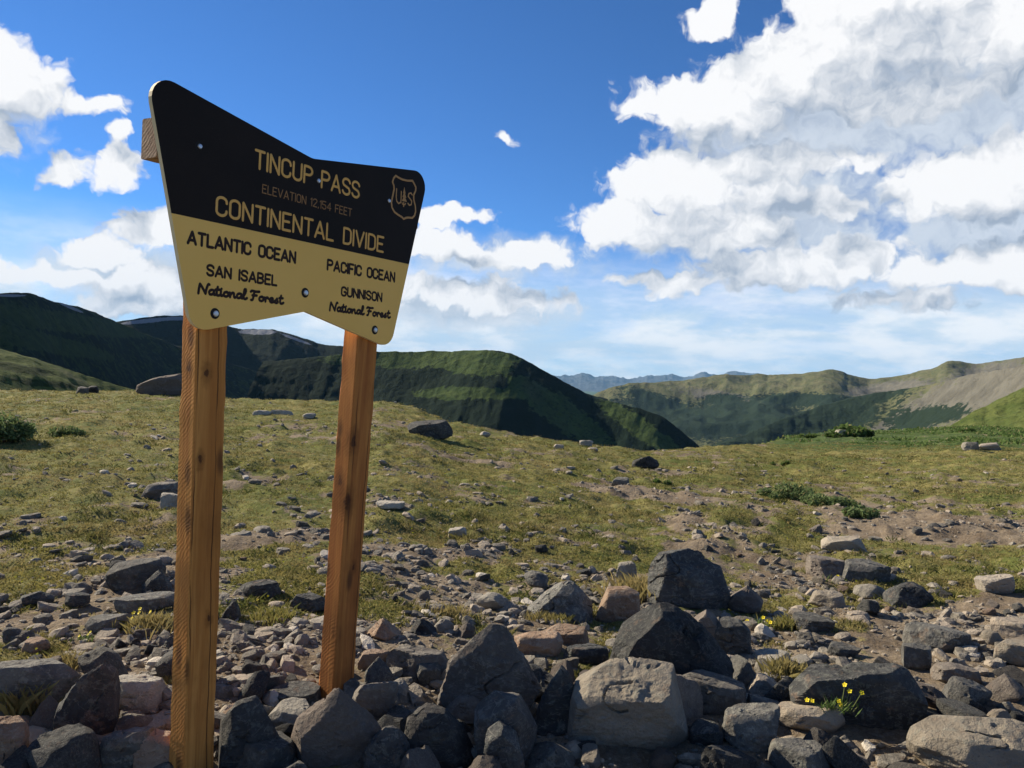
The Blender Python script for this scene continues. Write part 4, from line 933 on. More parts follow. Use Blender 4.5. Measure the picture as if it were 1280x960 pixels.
# ------------------------------------------------------------------ shrubs
STEM, nt_, b_ = new_mat('woody_stem', .9); b_.inputs['Base Color'].default_value = (.09, .06, .04, 1)
def shrub(px, py, wpx, hpx, label, seed, leaves=1800, leafs=.03, dr=.6, group='low green willow shrubs', mat=None):
    rg2 = np.random.default_rng(seed)
    p = hit(px, py); Z = float((p - CAM) @ fwd); w = wpx * Z / FPX; h = hpx * Z / FPX; d = w * dr
    root = empty('shrub', (p[0], p[1], p[2]))
    nl = max(4, int(leaves / 110))
    cx = rg2.uniform(-.5, .5, nl) * w * .8; cy = rg2.uniform(-.5, .5, nl) * d * .8
    cxn = np.hypot(cx / (w * .5), cy / (d * .5)); ch = h * np.clip(1 - .55 * cxn ** 2, .3, 1) * rg2.uniform(.6, 1, nl)
    g0 = ground_z(cx + p[0], cy + p[1]) - p[2]
    kk = rg2.integers(0, nl, leaves)
    rad = np.minimum(ch * .5, w * .16)
    q = rg2.normal(size=(leaves, 3)); q /= np.linalg.norm(q, axis=1)[:, None]; q *= rg2.uniform(.45, 1.05, leaves)[:, None]
    C = np.stack([cx[kk] + q[:, 0] * rad[kk] * 1.4, cy[kk] + q[:, 1] * rad[kk] * 1.4, g0[kk] + np.maximum(ch[kk] * .5 + q[:, 2] * ch[kk] * .5, .01)], -1)
    A = rg2.normal(size=(leaves, 3)); A /= np.linalg.norm(A, axis=1)[:, None]
    B = np.cross(A, rg2.normal(size=(leaves, 3))); B /= np.linalg.norm(B, axis=1)[:, None]
    sz = leafs * rg2.uniform(.6, 1.3, leaves)[:, None]
    V = np.stack([C - A * sz, C + B * sz * .35, C + A * sz, C - B * sz * .35], 1).reshape(-1, 3)
    Fq = np.arange(leaves * 4).reshape(-1, 4)
    mesh_np('foliage', V, Fq, mat or LEAF, root, smooth=False)
    mb = MB()
    for i in range(nl):
        a0 = np.array([cx[i] * .5, cy[i] * .5, g0[i] - .02]); a1 = np.array([cx[i], cy[i], g0[i] + ch[i] * .6]); t_ = .006 * max(1, Z / 8)
        o1 = np.array([t_, 0, 0]); o2 = np.array([-t_ / 2, t_, 0]); o3 = np.array([-t_ / 2, -t_, 0])
        mb.add([a0 + o1, a0 + o2, a0 + o3, a1], [(0, 1, 3), (1, 2, 3), (2, 0, 3)])
    mb.build('stem', STEM, root)
    tag(root, label, 'shrub', group)
shrub(6, 556, 60, 42, 'bright green leafy bush cut by the left edge of the meadow', 1, 3000, .04, mat=WILLOW)
shrub(86, 548, 46, 17, 'small low green bush right of the bush at the left edge', 2, 1300, .035, mat=WILLOW)
shrub(985, 624, 82, 21, 'left and largest clump of the low dark green willow patch in the meadow', 3, 2200, .035, .9, mat=WILLOW)
shrub(1035, 634, 76, 20, 'middle clump of the low dark green willow patch in the meadow', 4, 2200, .035, .9, mat=WILLOW)
shrub(1078, 646, 48, 19, 'right-hand clump of the dark willow patch, darkest one', 5, 1500, .035, .9, mat=WILLOW)
shrub(1066, 546, 44, 18, 'dark round bush on the right skyline', 6, 1500, .16, .8)
shrub(1041, 547, 20, 9, 'small dark bush left of the round bush on the right skyline', 7, 500, .14, .8)
shrub(1205, 541, 22, 7, 'small dark bush on the skyline near the right edge', 8, 400, .14, .8)
shrub(1010, 548, 30, 5, 'low bush on the rising skyline left of the dark round bush', 9, 400, .14, .8)
shrub(972, 582, 34, 5, 'thin green shrub strip in the meadow right of the valley', 10, 500, .06, .6)
shrub(832, 606, 34, 8, 'low dark shrub beside the bare soil bank', 11, 600, .04, .6)
# willow thicket strip far right
rng = np.random.default_rng(33); K = 7000
r = rng.uniform(30, 66, K); a = np.radians(rng.uniform(16, 38, K)); X = r * np.sin(a); Y = r * np.cos(a)
kk = (fbm(X * .35, Y * .35, seed=8, oct=3) > .52) & (r > np.interp(np.degrees(a), [16, 22, 38], [42, 34, 32])); X, Y, r = X[kk], Y[kk], r[kk]
V, Fq = blades(X, Y, ground_z(X, Y), .05 + .26 * np.clip(fbm(X * .4, Y * .4, seed=18, oct=3) - .3, 0, 1), np.full(len(X), .09), 7, rng, np.full(len(X), .22), .6)
tag(mesh_np('willow_thicket', V, Fq, LEAF, smooth=False), 'strip of low green willow thicket at the far right of the meadow', 'shrubs', kind='stuff')

# ------------------------------------------------------------------ yellow flowers
YEL, nt_, b_ = new_mat('yellow_petal', .6); b_.inputs['Base Color'].default_value = (.80, .66, .02, 1)
CEN, nt_, b_ = new_mat('flower_centre', .7); b_.inputs['Base Color'].default_value = (.62, .42, .02, 1)
GST, nt_, b_ = new_mat('green_stem', .8); b_.inputs['Base Color'].default_value = (.12, .15, .04, 1)
def tube(mb, a, b, r1, r2, n=5, mi=0):
    a, b = np.array(a, float), np.array(b, float); d = unit(b - a); x = unit(np.cross(d, [.3, .9, .2])); y = np.cross(d, x)
    an = np.arange(n) * 2 * math.pi / n
    V = np.vstack([a + r1 * (np.cos(an)[:, None] * x + np.sin(an)[:, None] * y), b + r2 * (np.cos(an)[:, None] * x + np.sin(an)[:, None] * y)])
    mb.add(V, [(i, (i + 1) % n, n + (i + 1) % n, n + i) for i in range(n)], mi)
def flower_plant(heads, base_px, label, seed, group='clumps of yellow alpine flowers', dist_px=None, size=5.5):
    rg2 = np.random.default_rng(seed)
    p = hit(*(dist_px or base_px)); p = CAM + ray(*base_px) * np.linalg.norm(p - CAM); Z = float((p - CAM) @ fwd)
    root = empty('flower_clump', p)
    s = size * Z / FPX
    ml = MB()
    for i in range(60):
        a = rg2.uniform(0, 6.28); ln = s * rg2.uniform(1.5, 4); b0 = np.array([rg2.normal() * s * 2.5, rg2.normal() * s * 1.2, -s * .5])
        tip = b0 + np.array([math.cos(a) * ln * .7, math.sin(a) * ln * .7, ln * .8]); wd = np.array([-math.sin(a), math.cos(a), 0]) * s * .22
        ml.add([b0, (b0 + tip) / 2 + wd, tip, (b0 + tip) / 2 - wd], [(0, 1, 2), (0, 2, 3)])
    ml.build('leaf', LEAF, root)
    for hx, hy in heads:
        hp = CAM + ray(hx, hy) * (np.linalg.norm(p - CAM) + rg2.normal() * s) - p
        st = MB(); b0 = np.array([hp[0] * .5, hp[1] * .5, -s * .5]); tube(st, b0, hp, s * .10, s * .07, 4); st.build('stem', GST, root)
        n_ = unit([rg2.normal() * .35 - .3, -.8, .8]); x = unit(np.cross(n_, [0, 0, 1])); y = np.cross(n_, x)
        mb = MB()
        for q in range(5):
            a = q * 2 * math.pi / 5; d = math.cos(a) * x + math.sin(a) * y; t_ = -math.sin(a) * x + math.cos(a) * y; R = s * .62
            mb.add([hp, hp + d * R * .6 + t_ * R * .38 + n_ * R * .12, hp + d * R + n_ * R * .25, hp + d * R * .6 - t_ * R * .38 + n_ * R * .12], [(0, 1, 2), (0, 2, 3)])
        bl = mb.build('blossom', YEL, root)
        c = MB(); tube(c, hp + n_ * s * .02, hp + n_ * s * .14, s * .2, s * .05, 6); c.build('flower_centre', CEN, bl)
    tag(root, label, 'flowers', group)
flower_plant([(1009, 875), (1015, 876), (1056, 856), (1062, 864), (1077, 866), (1048, 876), (1051, 881)], (1048, 886), 'yellow flowers in front of the long wedge boulder', 1, dist_px=(1048, 928))
flower_plant([(165, 773), (167, 766), (175, 761), (174, 766), (188, 765), (162, 782)], (172, 786), 'yellow flowers left of the left post', 2, size=4.5)
flower_plant([(928, 774), (934, 776), (954, 772), (958, 776), (963, 778)], (945, 784), 'yellow flowers right of the dark humped boulder', 3, size=4.5)
flower_plant([(1099, 734), (1104, 738), (1108, 740), (1117, 735), (1112, 739)], (1108, 746), 'yellow flowers left of the dark cornered rock', 4, size=4.2)
flower_plant([(1047, 720), (1052, 722), (1044, 723)], (1049, 728), 'yellow flowers between two flat grey slabs', 5, size=3.6)
flower_plant([(64, 830), (67, 831)], (66, 838), 'yellow blossoms above the tall leaning boulder', 6, size=4)
flower_plant([(99, 795), (110, 793), (113, 790)], (106, 800), 'yellow blossoms below the flat blue-grey slab', 7, size=3.2)
flower_plant([(335, 745), (322, 750), (360, 750)], (338, 756), 'tiny yellow blossoms beside the blue-grey rock', 8, size=3)
# tiny flowers dotted over the meadow
rng = np.random.default_rng(44); K = 420
r = np.exp(rng.uniform(math.log(4.5), math.log(22), K)); a = np.radians(rng.uniform(-36, 34, K)); X = r * np.sin(a); Y = r * np.cos(a)
k = (turf_at(X, Y) > .6) & (fbm(X * .8, Y * .8, seed=99) > .5); X, Y, r = X[k], Y[k], r[k]; Z = ground_z(X, Y) + .035 + .03 * rng.uniform(size=len(X))
sz = .005 + .0005 * r
V = np.stack([np.stack([X + sz * c, Y + sz * s_, Z + sz * q], -1) for c, s_, q in ((-1, 0, 0), (0, -.7, -.7), (1, 0, 0), (0, .7, .7))], 1).reshape(-1, 3)
tag(mesh_np('meadow_flowers', V, np.arange(len(V)).reshape(-1, 4), YEL, smooth=False), 'tiny yellow flowers dotted over the turf', 'flowers', kind='stuff')

# ------------------------------------------------------------------ the sign
HB = 0.90                                     # board height, m
ca_, cb2, cHn, cc_, cm_ = .867 * HB, .612 * HB, .862 * HB, .142 * HB, .467 * HB
t_cam = np.array([-.98, .20, 3.91]) * HB      # board origin (bottom centre) from the camera
O = CAM + rgt * t_cam[0] + upv * t_cam[1] + fwd * t_cam[2]
dcam = np.array([.541, -.018, .841]); dd = rgt * dcam[0] + upv * dcam[1] + fwd * dcam[2]
dd[2] = 0; dd = unit(dd); nn = np.array([dd[1], -dd[0], 0])     # board direction and its face normal
yaw = math.atan2(dd[1], dd[0])
# local sign frame: x along the board, y away from the viewer (-nn), z up
sign = empty('wooden_sign', (O[0], O[1], 0), (0, 0, yaw))
tag(sign, 'black and yellow mountain pass sign board on two brown wooden posts', 'sign')
OZ = float(O[2])
def buv(px, py, off=0.0):
    """pixel -> (along board, height over board bottom) on the plane `off` metres behind the face"""
    d = ray(px, py); o = O - nn * off
    t = ((o - CAM) @ nn) / (d @ nn); q = CAM + d * t - o
    return float(q @ dd), float(q[2])
TH = .019
def rounded(pts, rads, seg=9):
    out = []
    n_ = len(pts)
    for i in range(n_):
        p = np.array(pts[i], float); a = unit(np.array(pts[i - 1], float) - p); b = unit(np.array(pts[(i + 1) % n_], float) - p); R = rads[i]
        if R <= 0: out.append(p); continue
        ang = math.acos(np.clip(a @ b, -1, 1)); tl = R / math.tan(ang / 2); p1 = p + a * tl; p2 = p + b * tl
        c = p + unit(a + b) * R / math.sin(ang / 2)
        a1 = math.atan2(*(p1 - c)[::-1]); a2 = math.atan2(*(p2 - c)[::-1]); da = (a2 - a1 + math.pi) % (2 * math.pi) - math.pi
        for k in range(seg): th = a1 + da * k / (seg - 1); out.append(c + R * np.array([math.cos(th), math.sin(th)]))
    return out
e_ = cb2 + (ca_ - cb2) * .467
top_poly = rounded([(-e_, cm_), (e_, cm_), (ca_, HB), (0, cHn), (-ca_, HB)], [0, 0, .075, .12, .075])
bot_poly = rounded([(-cb2, 0), (0, cc_), (cb2, 0), (e_, cm_ - .0006), (-e_, cm_ - .0006)], [.075, 0, .075, 0, 0])
def extr(poly, y0, y1):
    n_ = len(poly); V = [(p[0], y0, p[1] + OZ) for p in poly] + [(p[0], y1, p[1] + OZ) for p in poly]
    F_ = [tuple(range(n_)), tuple(range(2 * n_ - 1, n_ - 1, -1))] + [((i + 1) % n_, i, n_ + i, n_ + (i + 1) % n_) for i in range(n_)]
    mi = [0, 0] + [1] * n_
    return V, F_, mi
def panel_mat(name, col, var, rough, gl=.3):
    mt, nt, b = new_mat(name, rough); b.inputs['Specular IOR Level'].default_value = gl
    t = nt.nodes.new('ShaderNodeTexCoord'); v = t.outputs['Object']
    n1 = noise(nt, v, 3, 5, .6); n2 = noise(nt, v, 260, 3, .6)
    c = mixc(nt, mr(nt, n1, .3, .7), col, var)
    c = mixc(nt, m(nt, 'MULTIPLY', mr(nt, n2, .6, .75), .15), c, (.3, .25, .18))
    L(nt, c, b.inputs['Base Color']); bump(nt, b, n2, .12, .002)
    return mt
BLACK = panel_mat('dark_brown_paint', (.013, .010, .008), (.018, .013, .010), .6, .12)
YELLOW = panel_mat('ochre_paint', (.86, .52, .125), (.88, .54, .14), .65, .2)
EDGE = panel_mat('board_edge', (.70, .55, .30), (.78, .64, .38), .7)
for nm, poly, mt in (('dark_panel', top_poly, BLACK), ('yellow_panel', bot_poly, YELLOW)):
    V, F_, mi = extr(poly, 0, TH)
    mb = MB(); mb.v.append(np.array(V)); mb.n = len(V); mb.f = F_; mb.mi = mi
    mb.build(nm, [mt, EDGE], sign)

# --- posts and crossbeam
def wood_mat(name, c1, c2, c3, axis, seed, knots=()):
    mt, nt, b = new_mat(name, .75); b.inputs['Specular IOR Level'].default_value = .2
    t = nt.nodes.new('ShaderNodeTexCoord'); v = vm(nt, 'ADD', t.outputs['Object'], (seed, seed * .7, seed * 1.3))
    g = (70, 70, 2.2) if axis == 'z' else (2.2, 70, 70)
    gr = noise(nt, vm(nt, 'MULTIPLY', v, g), 1, 6, .65, .6)
    g2 = (22, 22, .9) if axis == 'z' else (.9, 22, 22)
    br = noise(nt, vm(nt, 'MULTIPLY', v, g2), 1, 4, .6, 1.0)
    blot = noise(nt, vm(nt, 'MULTIPLY', v, (5, 5, 2.4)), 1, 5, .6)
    c = mixc(nt, mr(nt, br, .34, .68), c1, c2)
    c = mixc(nt, m(nt, 'MULTIPLY', mr(nt, gr, .52, .72), .6), c, c3)
    c = mixc(nt, m(nt, 'MULTIPLY', mr(nt, blot, .48, .68), .5), c, tuple(x * .55 for x in c1))
    # knots
    kn = voronoi(nt, vm(nt, 'MULTIPLY', v, (9, 9, 3.1)), 1)
    kf = mr(nt, kn.outputs['Distance'], .24, .08)
    c = mixc(nt, m(nt, 'MULTIPLY', kf, .75), c, (.07, .028, .012))
    for kx, ky, kz, kr in knots:          # big knots with a dark stain round them
        dv = vm(nt, 'MULTIPLY', vm(nt, 'SUBTRACT', t.outputs['Object'], (kx, ky, kz)), (1, 1, .5))
        kd_ = m(nt, 'ADD', vm(nt, 'LENGTH', dv), m(nt, 'MULTIPLY_ADD', noise(nt, t.outputs['Object'], 40, 3), .03, -.015))
        c = mixc(nt, m(nt, 'MULTIPLY', mr(nt, kd_, kr * 3, kr * .8), .6), c, tuple(x * .45 for x in c1))
        c = mixc(nt, m(nt, 'MULTIPLY', mr(nt, kd_, kr, kr * .5), .8), c, (.06, .022, .010))
    # saw marks on the end-facing side, diagonal
    sp_ = nt.nodes.new('ShaderNodeSeparateXYZ'); L(nt, v, sp_.inputs[0])
    geo = nt.nodes.new('ShaderNodeNewGeometry')
    vt = nt.nodes.new('ShaderNodeVectorTransform'); vt.vector_type = 'NORMAL'; vt.convert_from = 'WORLD'; vt.convert_to = 'OBJECT'
    L(nt, geo.outputs['True Normal'], vt.inputs[0]); sn = nt.nodes.new('ShaderNodeSeparateXYZ'); L(nt, vt.outputs[0], sn.inputs[0])
    side = mr(nt, m(nt, 'ABSOLUTE', sn.outputs[0]), .5, .8)
    ph = m(nt, 'ADD', m(nt, 'MULTIPLY', sp_.outputs[2], 1.0), m(nt, 'MULTIPLY', sp_.outputs[1], 1.1))
    ph = m(nt, 'ADD', ph, m(nt, 'MULTIPLY', noise(nt, v, 9, 3), .09))
    saw = m(nt, 'SINE', m(nt, 'MULTIPLY', ph, 6.283 / .019))
    sawn = m(nt, 'MULTIPLY', m(nt, 'MULTIPLY', saw, side), noise(nt, v, 12, 3))
    c = mixc(nt, m(nt, 'MULTIPLY', m(nt, 'MAXIMUM', sawn, 0.0), .2), c, tuple(min(1, x * 1.7) for x in c2))
    # drying checks, long dark lines on the wide face
    cx_ = m(nt, 'ADD', m(nt, 'MULTIPLY', sp_.outputs[0], 1.0), m(nt, 'MULTIPLY', noise(nt, vm(nt, 'MULTIPLY', v, (0, 0, 2.5)), 1, 4), .035))
    fr = m(nt, 'ABSOLUTE', m(nt, 'SUBTRACT', m(nt, 'FRACT', m(nt, 'MULTIPLY', cx_, 11.0)), .5))
    ck = m(nt, 'MULTIPLY', mr(nt, fr, .030, .008), mr(nt, noise(nt, vm(nt, 'MULTIPLY', v, (3, 3, 1.2)), 1, 2), .42, .52))
    ck = m(nt, 'MULTIPLY', ck, m(nt, 'SUBTRACT', 1.0, side))
    c = mixc(nt, m(nt, 'MULTIPLY', ck, .8), c, (.06, .027, .012))
    L(nt, c, b.inputs['Base Color'])
    h = m(nt, 'ADD', m(nt, 'MULTIPLY', gr, .35), m(nt, 'ADD', m(nt, 'MULTIPLY', sawn, .09), m(nt, 'MULTIPLY', ck, -1.5)))
    bump(nt, b, h, .9, .004)
    return mt
PW, PD = .138, .092           # along the board, across it
def worn_box(x0, x1, y0, y1, z0, z1, seed, long='z', nseg=60, ch=.005):
    """squared timber with worn, slightly wandering edges"""
    # cross-section: chamfered rectangle
    if long == 'z': a0, a1, b0, b1, l0, l1 = x0, x1, y0, y1, z0, z1
    else: a0, a1, b0, b1, l0, l1 = y0, y1, z0, z1, x0, x1
    cs = []
    for (ca, cb_, qa, qb) in ((a0, b0, 1, 1), (a1, b0, -1, 1), (a1, b1, -1, -1), (a0, b1, 1, -1)):
        pp = [(ca, cb_ + qb * ch), (ca + qa * ch, cb_)]
        if (ca, cb_) in ((a1, b0), (a0, b1)): pp = pp[::-1]
        cs += pp
    cs = np.array(cs); nC = len(cs); V = []
    for k in range(nseg + 1):
        l = l0 + (l1 - l0) * k / nseg
        for i, (p, q) in enumerate(cs):
            j = (vn3(l * 14 + i // 2 * 7.3, seed * 1.7) - .5) * .004 + (vn3(l * 60 + i * 3.1, seed * 2.9) - .5) * .0016
            pc = ((a0 + a1) / 2, (b0 + b1) / 2)
            s_ = 1 + float(j) / (.5 * min(a1 - a0, b1 - b0))
            pp, qq = pc[0] + (p - pc[0]) * s_, pc[1] + (q - pc[1]) * s_
            V.append((pp, qq, l) if long == 'z' else (l, pp, qq))
    F_ = []
    for k in range(nseg):
        for i in range(nC):
            F_.append((k * nC + i, k * nC + (i + 1) % nC, (k + 1) * nC + (i + 1) % nC, (k + 1) * nC + i))
    F_.append(tuple(range(nC))[::-1]); F_.append(tuple(nseg * nC + i for i in range(nC)))
    mb = MB(); mb.add(V, F_)
    return mb
# beam height from the photo: end seen left of the board
bx_end, bz_top = buv(178.5, 149, TH + PD)
_, bz_bot = buv(177, 200, TH + PD)
print('beam', bx_end, bz_top, bz_bot)
xl, _ = buv(243.5, 410, TH); xr, _ = buv(451, 427, TH)
print('posts', xl, xr, 'O', O, 'OZ', OZ)
WOODL = wood_mat('golden_brown_wood', (.42, .165, .035), (.60, .27, .065), (.27, .09, .022), 'z', 2.0, [(xl + .03, .02, 1.17, .010), (xl + .05, .02, 1.50, .012), (xl, .06, 1.52, .012), (xl + .09, .02, .55, .008)])
WOODR = wood_mat('red_brown_wood', (.36, .125, .03), (.52, .215, .05), (.21, .07, .018), 'z', 9.0, [(xr + .01, .02, .93, .022), (xr + .02, .02, 1.21, .018), (xr + .08, .02, .62, .010), (xr, .07, 1.02, .014)])
WOODB = wood_mat('grey_brown_wood', (.30, .17, .09), (.42, .27, .16), (.22, .12, .06), 'x', 5.0)
y0 = TH + .001
for x_, mt, sd, lb, lean_ in ((xl, WOODL, 1, 'golden brown left post', 1.0), (xr, WOODR, 2, 'redder right post with dark knots', -2.0)):
    o = worn_box(x_, x_ + PW, y0, y0 + PD, -.45, OZ + bz_bot - .004, sd).build('post', mt, sign, sharp=20); tag(o, lb)
    pv = Vector((x_ + PW / 2, 0, OZ + bz_bot - .004))     # each post leans a little in the plane of the board
    o.matrix_local = Matrix.Translation(pv) @ Matrix.Rotation(-math.radians(lean_), 4, 'Y') @ Matrix.Translation(-pv)
worn_box(bx_end, -bx_end + .02, y0, y0 + PD, OZ + bz_bot, OZ + bz_top, 3, long='x').build('crossbeam', WOODB, sign, sharp=20)

# --- bolts
METAL, nt_, b_ = new_mat('zinc_bolt', .35); b_.inputs['Base Color'].default_value = (.55, .56, .58, 1); b_.inputs['Metallic'].default_value = .8
HOLE, nt_, b_ = new_mat('bolt_recess', .8); b_.inputs['Base Color'].default_value = (.015, .014, .013, 1)
def disc(mb, x, z, y, R, h, n=18, dome=.6):
    an = np.arange(n) * 2 * math.pi / n
    V = [(x + R * math.cos(t), y, z + R * math.sin(t)) for t in an] + [(x + R * .8 * math.cos(t), y - h, z + R * .8 * math.sin(t)) for t in an] + [(x, y - h * (1 + dome * .5), z)]
    F_ = [(i, (i + 1) % n, n + (i + 1) % n, n + i) for i in range(n)] + [(n + i, n + (i + 1) % n, 2 * n) for i in range(n)]
    mb.add(V, [f[::-1] for f in F_])
for px, py, yel in ((249.5, 183, 0), (398, 226, 0), (486, 251, 0), (269.5, 392, 1), (382, 366, 1), (469, 412.5, 1)):
    u, v = buv(px, py)
    R = .0095 if not yel else .012
    mb = MB(); disc(mb, u, v + OZ, -.0022, R, .004); bo = mb.build('bolt', METAL, sign, smooth=True, sharp=40)
    mb = MB(); disc(mb, u - .003, v + OZ, -.0004, R * 1.75, .0012, dome=0); mb.build('washer', HOLE, bo)

# --- lettering, drawn as rounded strokes
def arc(cx, cy, rx, ry, a0, a1, n=9):
    return [(cx + rx * math.cos(math.radians(a0 + (a1 - a0) * i / (n - 1))), cy + ry * math.sin(math.radians(a0 + (a1 - a0) * i / (n - 1)))) for i in range(n)]
w = .46; q = w / 2
OO = arc(q, 1 - q, q, q, 0, 180) + arc(q, q, q, q, 180, 360) + [(w, 1 - q)]
G = {
 'T': (w, [[(0, 1), (w, 1)], [(q, 1), (q, 0)]]), 'I': (.0, [[(0, 1), (0, 0)]]),
 'N': (w, [[(0, 0), (0, 1), (w, 0), (w, 1)]]),
 'C': (w, [[(w, .72)] + arc(q, 1 - q, q, q, 0, 180) + arc(q, q, q, q, 180, 360) + [(w, .28)]]),
 'U': (w, [[(0, 1)] + arc(q, q, q, q, 180, 360) + [(w, 1)]]),
 'P': (w, [[(0, 0), (0, 1), (w * .5, 1)] + arc(w * .5, .75, w * .5, .25, 90, -90) + [(0, .5)]]),
 'A': (w * 1.15, [[(0, 0), (w * .575, 1), (w * 1.15, 0)], [(w * .2, .3), (w * .95, .3)]]),
 'S': (w, [[(w, .78)] + arc(q, .76, q, .24, 10, 180)[:] + [(0, .72)] + [(.06, .58), (q, .5), (w - .06, .42)] + arc(q, .24, q, .24, 0, -170)]),
 'E': (w * .9, [[(w * .9, 1), (0, 1), (0, 0), (w * .9, 0)], [(0, .52), (w * .75, .52)]]),
 'L': (w * .85, [[(0, 1), (0, 0), (w * .85, 0)]]),
 'V': (w * 1.1, [[(0, 1), (w * .55, 0), (w * 1.1, 1)]]),
 'O': (w, [OO]),
 'D': (w, [[(0, 0), (0, 1), (w * .45, 1)] + arc(w * .45, 1 - w * .55, w * .55, w * .55, 90, 0) + arc(w * .45, w * .55, w * .55, w * .55, 0, -90) + [(0, 0)]]),
 'F': (w * .88, [[(w * .88, 1), (0, 1), (0, 0)], [(0, .52), (w * .72, .52)]]),
 'B': (w, [[(0, 0), (0, 1), (w * .45, 1)] + arc(w * .45, .76, w * .48, .24, 90, -90) + [(0, .52)], [(w * .45, .52)] + arc(w * .45, .26, w * .55, .26, 90, -90) + [(0, 0)]]),
 'G': (w, [[(w, .75)] + arc(q, 1 - q, q, q, 0, 180) + arc(q, q, q, q, 180, 360) + [(w, .45), (w * .55, .45)]]),
 '1': (.14, [[(0, .82), (.14, 1), (.14, 0)]]), '2': (w, [[(0, .78)] + arc(q, .76, q, .24, 170, -20) + [(0, 0), (w, 0)]]),
 '5': (w, [[(w * .9, 1), (0, 1), (0, .56)] + arc(q, .3, q, .3, 110, -160)]),
 '4': (w, [[(w * .75, 0), (w * .75, 1), (0, .3), (w, .3)]]), ',': (.05, [[(.05, .05), (0, -.12)]]),
}
def cr(pts, n=5):
    P_ = [np.array(p, float) for p in pts]; P_ = [2 * P_[0] - P_[1]] + P_ + [2 * P_[-1] - P_[-2]]; o = []
    for i in range(1, len(P_) - 2):
        for k in range(n):
            t = k / n; a, b, c, d = P_[i - 1:i + 3]
            o.append(tuple(.5 * ((2 * b) + (c - a) * t + (2 * a - 5 * b + 4 * c - d) * t * t + (3 * b - a - 3 * c + d) * t ** 3)))
    o.append(tuple(P_[-2])); return o
SCR = {  # brush-script letters, x-height .5
 'N': (.62, [cr([(0, 0), (.03, .5), (.08, .95)]), cr([(.08, .95), (.28, .5), (.45, .05)]), cr([(.45, .05), (.50, .55), (.60, 1.0), (.68, .98)])]),
 'a': (.42, [cr([(.34, .46), (.18, .50), (.04, .30), (.08, .06), (.22, .06), (.33, .25), (.35, .46), (.33, .2), (.38, .04), (.50, .12)])]),
 't': (.28, [cr([(.14, .88), (.08, .4), (.10, .06), (.22, .03), (.34, .14)]), [(0, .58), (.28, .62)]]),
 'i': (.20, [cr([(.06, .5), (.05, .2), (.10, .03), (.24, .14)]), [(.08, .72), (.09, .74)]]),
 'o': (.38, [cr([(.22, .5), (.06, .38), (.04, .12), (.18, .02), (.33, .18), (.32, .40), (.20, .5), (.30, .40), (.44, .44)])]),
 'n': (.46, [cr([(.02, .48), (.06, .3), (.05, .02)]), cr([(.05, .15), (.18, .46), (.30, .46), (.31, .2), (.36, .03), (.50, .13)])]),
 'l': (.26, [cr([(.02, .2), (.18, .7), (.20, 1.0), (.10, .98), (.06, .5), (.08, .08), (.18, .02), (.30, .14)])]),
 'F': (.58, [cr([(.0, .86), (.1, .98), (.35, .93), (.62, .98)]), cr([(.26, .93), (.22, .5), (.16, .08), (.04, .0)]), [(.12, .5), (.44, .54)]]),
 'r': (.34, [cr([(.02, .44), (.09, .3), (.08, .02)]), cr([(.08, .2), (.16, .46), (.26, .46), (.28, .36)])]),
 'e': (.36, [cr([(.05, .22), (.26, .32), (.24, .48), (.10, .44), (.04, .2), (.14, .02), (.28, .06), (.40, .18)])]),
 's': (.34, [cr([(.0, .12), (.14, .36), (.2, .5), (.22, .34), (.27, .14), (.16, .02), (.03, .08)])]),
}
def stroke_mesh(mb, pts, R, h):
    """rounded raised stroke in the board plane; pts (u, v)"""
    n = 6; an = np.arange(n) * 2 * math.pi / n
    for (x, z) in pts:
        V = [(x + R * math.cos(t), 0, z + R * math.sin(t)) for t in an] + [(x + R * .62 * math.cos(t), -h, z + R * .62 * math.sin(t)) for t in an] + [(x, -h * 1.12, z)]
        mb.add(np.array(V), [(n + (i + 1) % n, (i + 1) % n, i, n + i) for i in range(n)] + [(2 * n, n + (i + 1) % n, n + i) for i in range(n)])
    for (x0_, z0_), (x1_, z1_) in zip(pts[:-1], pts[1:]):
        d = np.array([x1_ - x0_, z1_ - z0_]); l = np.linalg.norm(d)
        if l < 1e-6: continue
        p = np.array([-d[1], d[0]]) / l
        V = []
        for (x, z) in ((x0_, z0_), (x1_, z1_)):
            for s_, hh_ in ((1, 0), (.62, h), (0, h * 1.12), (-.62, h), (-1, 0)): V.append((x + p[0] * R * s_, -hh_, z + p[1] * R * s_))
        mb.add(np.array(V), [(i, i + 1, 6 + i, 5 + i) for i in range(4)])
LH = .0009
def text_line(s, tl, bl, tr_, br_, mat, font=G, space=.17, word=.42, rad=.075, label=None, slant=0.0):
    """corner pixels of the line: top-left, bottom-left, top-right, bottom-right"""
    a, b_, c, d = buv(*tl), buv(*bl), buv(*tr_), buv(*br_)
    xs0 = min(a[0], b_[0]); xs1 = max(c[0], d[0]); zb = (b_[1] + d[1]) / 2; H = ((a[1] - b_[1]) + (c[1] - d[1])) / 2
    adv = 0; lay = []
    for ch in s:
        if ch == ' ': adv += word; continue
        wd, st = font[ch]; lay.append((adv, st)); adv += wd + space
    adv -= space
    R = rad * H; sx = (xs1 - xs0 - 2 * R) / adv
    mb = MB()
    for ox, st in lay:
        for pl in st:
            stroke_mesh(mb, [(xs0 + R + (ox + p[0]) * sx, R + zb + OZ + p[1] * (H - 2 * R)) for p in pl], R, LH)
    o = mb.build('lettering', mat, sign, smooth=True, sharp=50)
    o.location = (0, -.0002, 0)
    return o
TAN = panel_mat('ochre_lettering', (.72, .40, .10), (.75, .43, .12), .65, .2)
TAN2 = panel_mat('dull_lettering', (.30, .16, .065), (.33, .18, .075), .7, .2)
INK = panel_mat('dark_lettering', (.03, .016, .012), (.035, .02, .015), .7, .2)
